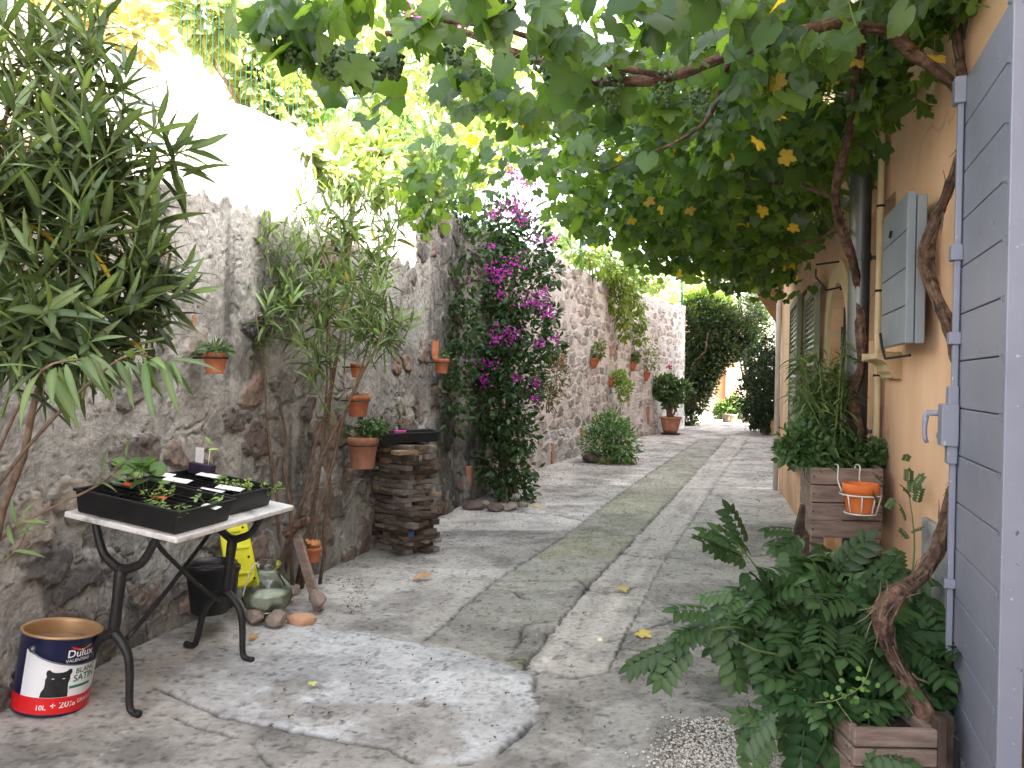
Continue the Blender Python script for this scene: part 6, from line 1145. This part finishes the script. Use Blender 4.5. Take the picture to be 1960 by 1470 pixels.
mbs.tube(spline([b0 + np.array([.2, 0, .1]), atY(1745, 1100, 3.0), atY(1735, 900, 3.05)], 14), np.linspace(.006, .002, 14), 6); mbs.tube(spline([atY(1480, 1160, 2.75), atY(1450, 1090, 2.8), atY(1410, 1040, 2.8)], 10), .003, 5); mbs.tube(spline([atY(1450, 1210, 2.65), atY(1390, 1200, 2.58), atY(1310, 1225, 2.55)], 10), .003, 5); mbs.build('stem', M['green_stem'], t)
mbl = MB(); t = plant('creeping_plant', 'small bright green round leaved creeper among the dark feathery leaves', 'creeper', atY(1650, 1330, 2.38)); n_ = 34
Pp = np.array([atY(u, v, 2.36) for u, v in ((1630, 1305), (1650, 1318), (1625, 1330), (1600, 1340), (1660, 1310), (1645, 1300), (1655, 1375), (1590, 1345))])[rng.integers(0, 8, n_)] + rng.normal(size=(n_, 3)) * .02; place(mbl, ROUND, Pp, rdir(n_), np.array([[0, -.7, .7]] * n_) + rdir(n_) * .4, .017, cols(n_, (.10, .20, .045), (.17, .28, .07))); mbl.build('foliage', M['leaf'], t)
mbs = MB(); mbs.tube(spline([atY(1560, 1345, 2.36), atY(1600, 1340, 2.34), atY(1650, 1312, 2.34), atY(1670, 1260, 2.36)], 12), .002, 5); mbs.tube(spline([atY(1600, 1340, 2.34), atY(1640, 1400, 2.3), atY(1650, 1460, 2.3)], 10), .002, 5); mbs.build('stem', M['green_stem'], t)
# square terracotta pots far right, barrels
def far_pot(u, v, w, h, mat, lab, square=False):
    b = G(u, v); k = b[1] / F_PX; t = thing('plant_pot', lab, 'plant pot', (b[0], b[1], 0)); mb = MB()
    if square: mb.hexa([(b[0] - w * k * .42, b[1], 0), (b[0] + w * k * .42, b[1], 0), (b[0] + w * k * .42, b[1] + w * k * .84, 0), (b[0] - w * k * .42, b[1] + w * k * .84, 0)], [(b[0] - w * k * .5, b[1], h * k), (b[0] + w * k * .5, b[1], h * k), (b[0] + w * k * .5, b[1] + w * k, h * k), (b[0] - w * k * .5, b[1] + w * k, h * k)])
    else: mb.lathe([(0, 0), (w * k * .38, 0), (w * k * .46, h * k * .5), (w * k * .45, h * k * .85), (w * k * .5, h * k * .87), (w * k * .5, h * k), (w * k * .42, h * k), (0, h * k * .9)], (b[0], b[1] + w * k * .5, 0), 24)
    mb.build('pot_body', mat, t, smooth=not square, bevel=.02 if square else 0)
    if square:
        mb = MB()
        for i in range(9): x_ = b[0] + (rng.random() - .5) * w * k * .8; mb.tube([(x_, b[1] + .05, h * k * .9), (x_ + .02, b[1] + .05, h * k * 1.25)], .012, 5)
        mb.build('dry_stalks', M['far_orange'], t)
far_pot(1489, 836, 18, 30, M['far_orange'], 'square orange planter with cut stalks by the house corner', True)
far_pot(1431, 810, 20, 32, M['stone'], 'large tan barrel pot before the pale house'); far_pot(1405, 808, 16, 14, M['cream'], 'pale round pot among the far pots'); far_pot(1393, 809, 18, 16, M['stone_dark'], 'dark grey round pot at left of the far pots')

# ================================================================== FALLEN LEAVES, LITTER, GRAVEL
big = [(803, 1112, .06, (.50, .33, .20), 'curled tan dead vine leaf in the middle of the lane'), (1190, 1131, .062, (.55, .42, .13), 'pale yellow fallen vine leaf in the gutter'), (1227, 1219, .062, (.62, .50, .14), 'yellow fallen vine leaf nearest the right hand shrub'), (598, 1316, .028, (.55, .55, .16), 'tiny yellow green leaf on the pale concrete patch'), (486, 1238, .035, (.50, .26, .05), 'small orange leaf by the table foot'), (1025, 972, .08, (.5, .40, .25), 'tan fallen leaf near the foot of the bougainvillea'), (810, 1130, .02, (.5, .4, .2), 'little yellow scrap beside the curled tan leaf'), (1150, 1232, .022, (.7, .66, .5), 'white scrap of leaf in the gutter')]
for i, (u, v, s, c, lab) in enumerate(big):
    b = G(u, v); mb = MB(); A = rdir(1) * np.array([1, 1, .05]); place(mb, VINE, np.zeros((1, 3)), A, np.array([[.1, -.35, 1]]), np.array([s]), np.array([c])); 
    if i == 0: place(mb, VINE, np.array([[.03, .02, .002]]), -A + np.array([[.5, .3, .2]]), np.array([[.3, -.3, 1]]), np.array([s * .8]), np.array([c]) * .85)
    o = mb.build('fallen_leaf', M['dry_leaf']); o.location = (b[0], b[1], gz(*b) + .022 + (.0 if i else .01)); tag(o, lab, 'fallen leaf', 'large fallen leaves on the lane')
def scatter_px(n, us, vs): return [(rng.uniform(*us), rng.uniform(*vs)) for _ in range(n)]
src = None
for k, (u, v) in enumerate(scatter_px(26, (640, 1180), (1080, 1440)) + scatter_px(26, (1030, 1480), (860, 1080)) + scatter_px(10, (250, 700), (1240, 1440)) + scatter_px(16, (640, 1000), (985, 1080))):
    b = G(u, v); s = rng.uniform(.012, .026)
    if src is None:
        mb = MB(); place(mb, OVATE, np.zeros((1, 3)), np.array([[1., 0, 0]]), np.array([[0, .2, 1.]]), np.array([1.]), np.array([[.09, .06, .04]])); place(mb, OVATE, np.array([[.2, .1, .02]]), np.array([[.2, 1., .1]]), np.array([[.3, .2, 1.]]), np.array([.7]), np.array([[.12, .075, .045]])); src = mb.build('dead_leaf', M['dry_leaf']); o = src
    else: o = src.copy(); col.objects.link(o)
    o.location = (b[0], b[1], gz(*b) + .016); o.scale = (s,) * 3 if b[1] < 7 else (s * 1.6,) * 3; o.rotation_euler = (0, 0, rng.random() * 6.28); tag(o, 'small brown dead leaf scattered on the concrete lane', 'dead leaf', 'small dead leaves scattered on the lane')
mb = MB(); n = 900
Pl = np.array([(*G(u, v), 0) for u, v in scatter_px(350, (600, 700), (1110, 1180)) + scatter_px(200, (700, 1000), (990, 1060)) + scatter_px(200, (1030, 1250), (850, 925)) + scatter_px(150, (360, 600), (1180, 1215)) + scatter_px(520, (420, 1500), (850, 1440)) + scatter_px(120, (1380, 1520), (900, 1010))]); Pl[:, 2] = .014; keep = np.array([dist_left_wall(p[0], p[1]) > .03 for p in Pl]); Pl = Pl[keep]; n = len(Pl)
place(mb, SMALL, Pl, rdir(n) * np.array([1, 1, .3]), rdir(n) * .4 + np.array([0, 0, 1.]), rng.uniform(.008, .022, n) * np.clip(Pl[:, 1] / 5, 1, 3), cols(n, (.03, .022, .016), (.14, .09, .05), jit=.3)); tag(mb.build('leaf_litter', M['dry_leaf']), 'dark crumbs of leaf litter along the foot of the stone wall', 'leaf litter', kind='stuff')
mb = MB(); n = 9500; q = np.stack([rng.uniform(.3, 1.45, n * 4), rng.uniform(2.05, 3.0, n * 4)], 1); sd = sdf(q[:, 0], q[:, 1], grav); q = q[sd + .08 * rng.normal(size=len(sd)) > .0][:n]; n = len(q)
bmc = bmesh.new(); bmesh.ops.create_icosphere(bmc, subdivisions=1, radius=1); cV = np.array([v.co[:] for v in bmc.verts]); cF = np.array([[v.index for v in f.verts] for f in bmc.faces]); bmc.free()
S = rng.uniform(.0024, .0062, (n, 1)) * rng.uniform(.6, 1.3, (n, 3)); th = rng.random(n) * 6.28; c_, s_n = np.cos(th), np.sin(th); W = cV[None] * S[:, None]; W = np.stack([W[..., 0] * c_[:, None] - W[..., 1] * s_n[:, None], W[..., 0] * s_n[:, None] + W[..., 1] * c_[:, None], W[..., 2] * .7], -1) + np.column_stack([q, np.full(n, .006)])[:, None]
cc_ = rng.choice(4, n, p=[.5, .2, .2, .1]); pc_ = np.array([(.66, .63, .58), (.50, .43, .37), (.42, .40, .37), (.16, .14, .13)])[cc_]; mb.add(W.reshape(-1, 3), (cF[None] + (np.arange(n) * len(cV))[:, None, None]).reshape(-1, 3), np.repeat(pc_, len(cV), 0)); tag(mb.build('gravel', M['chip']), 'pale gravel chips spread at the foot of the feathery shrub', 'gravel', kind='stuff')
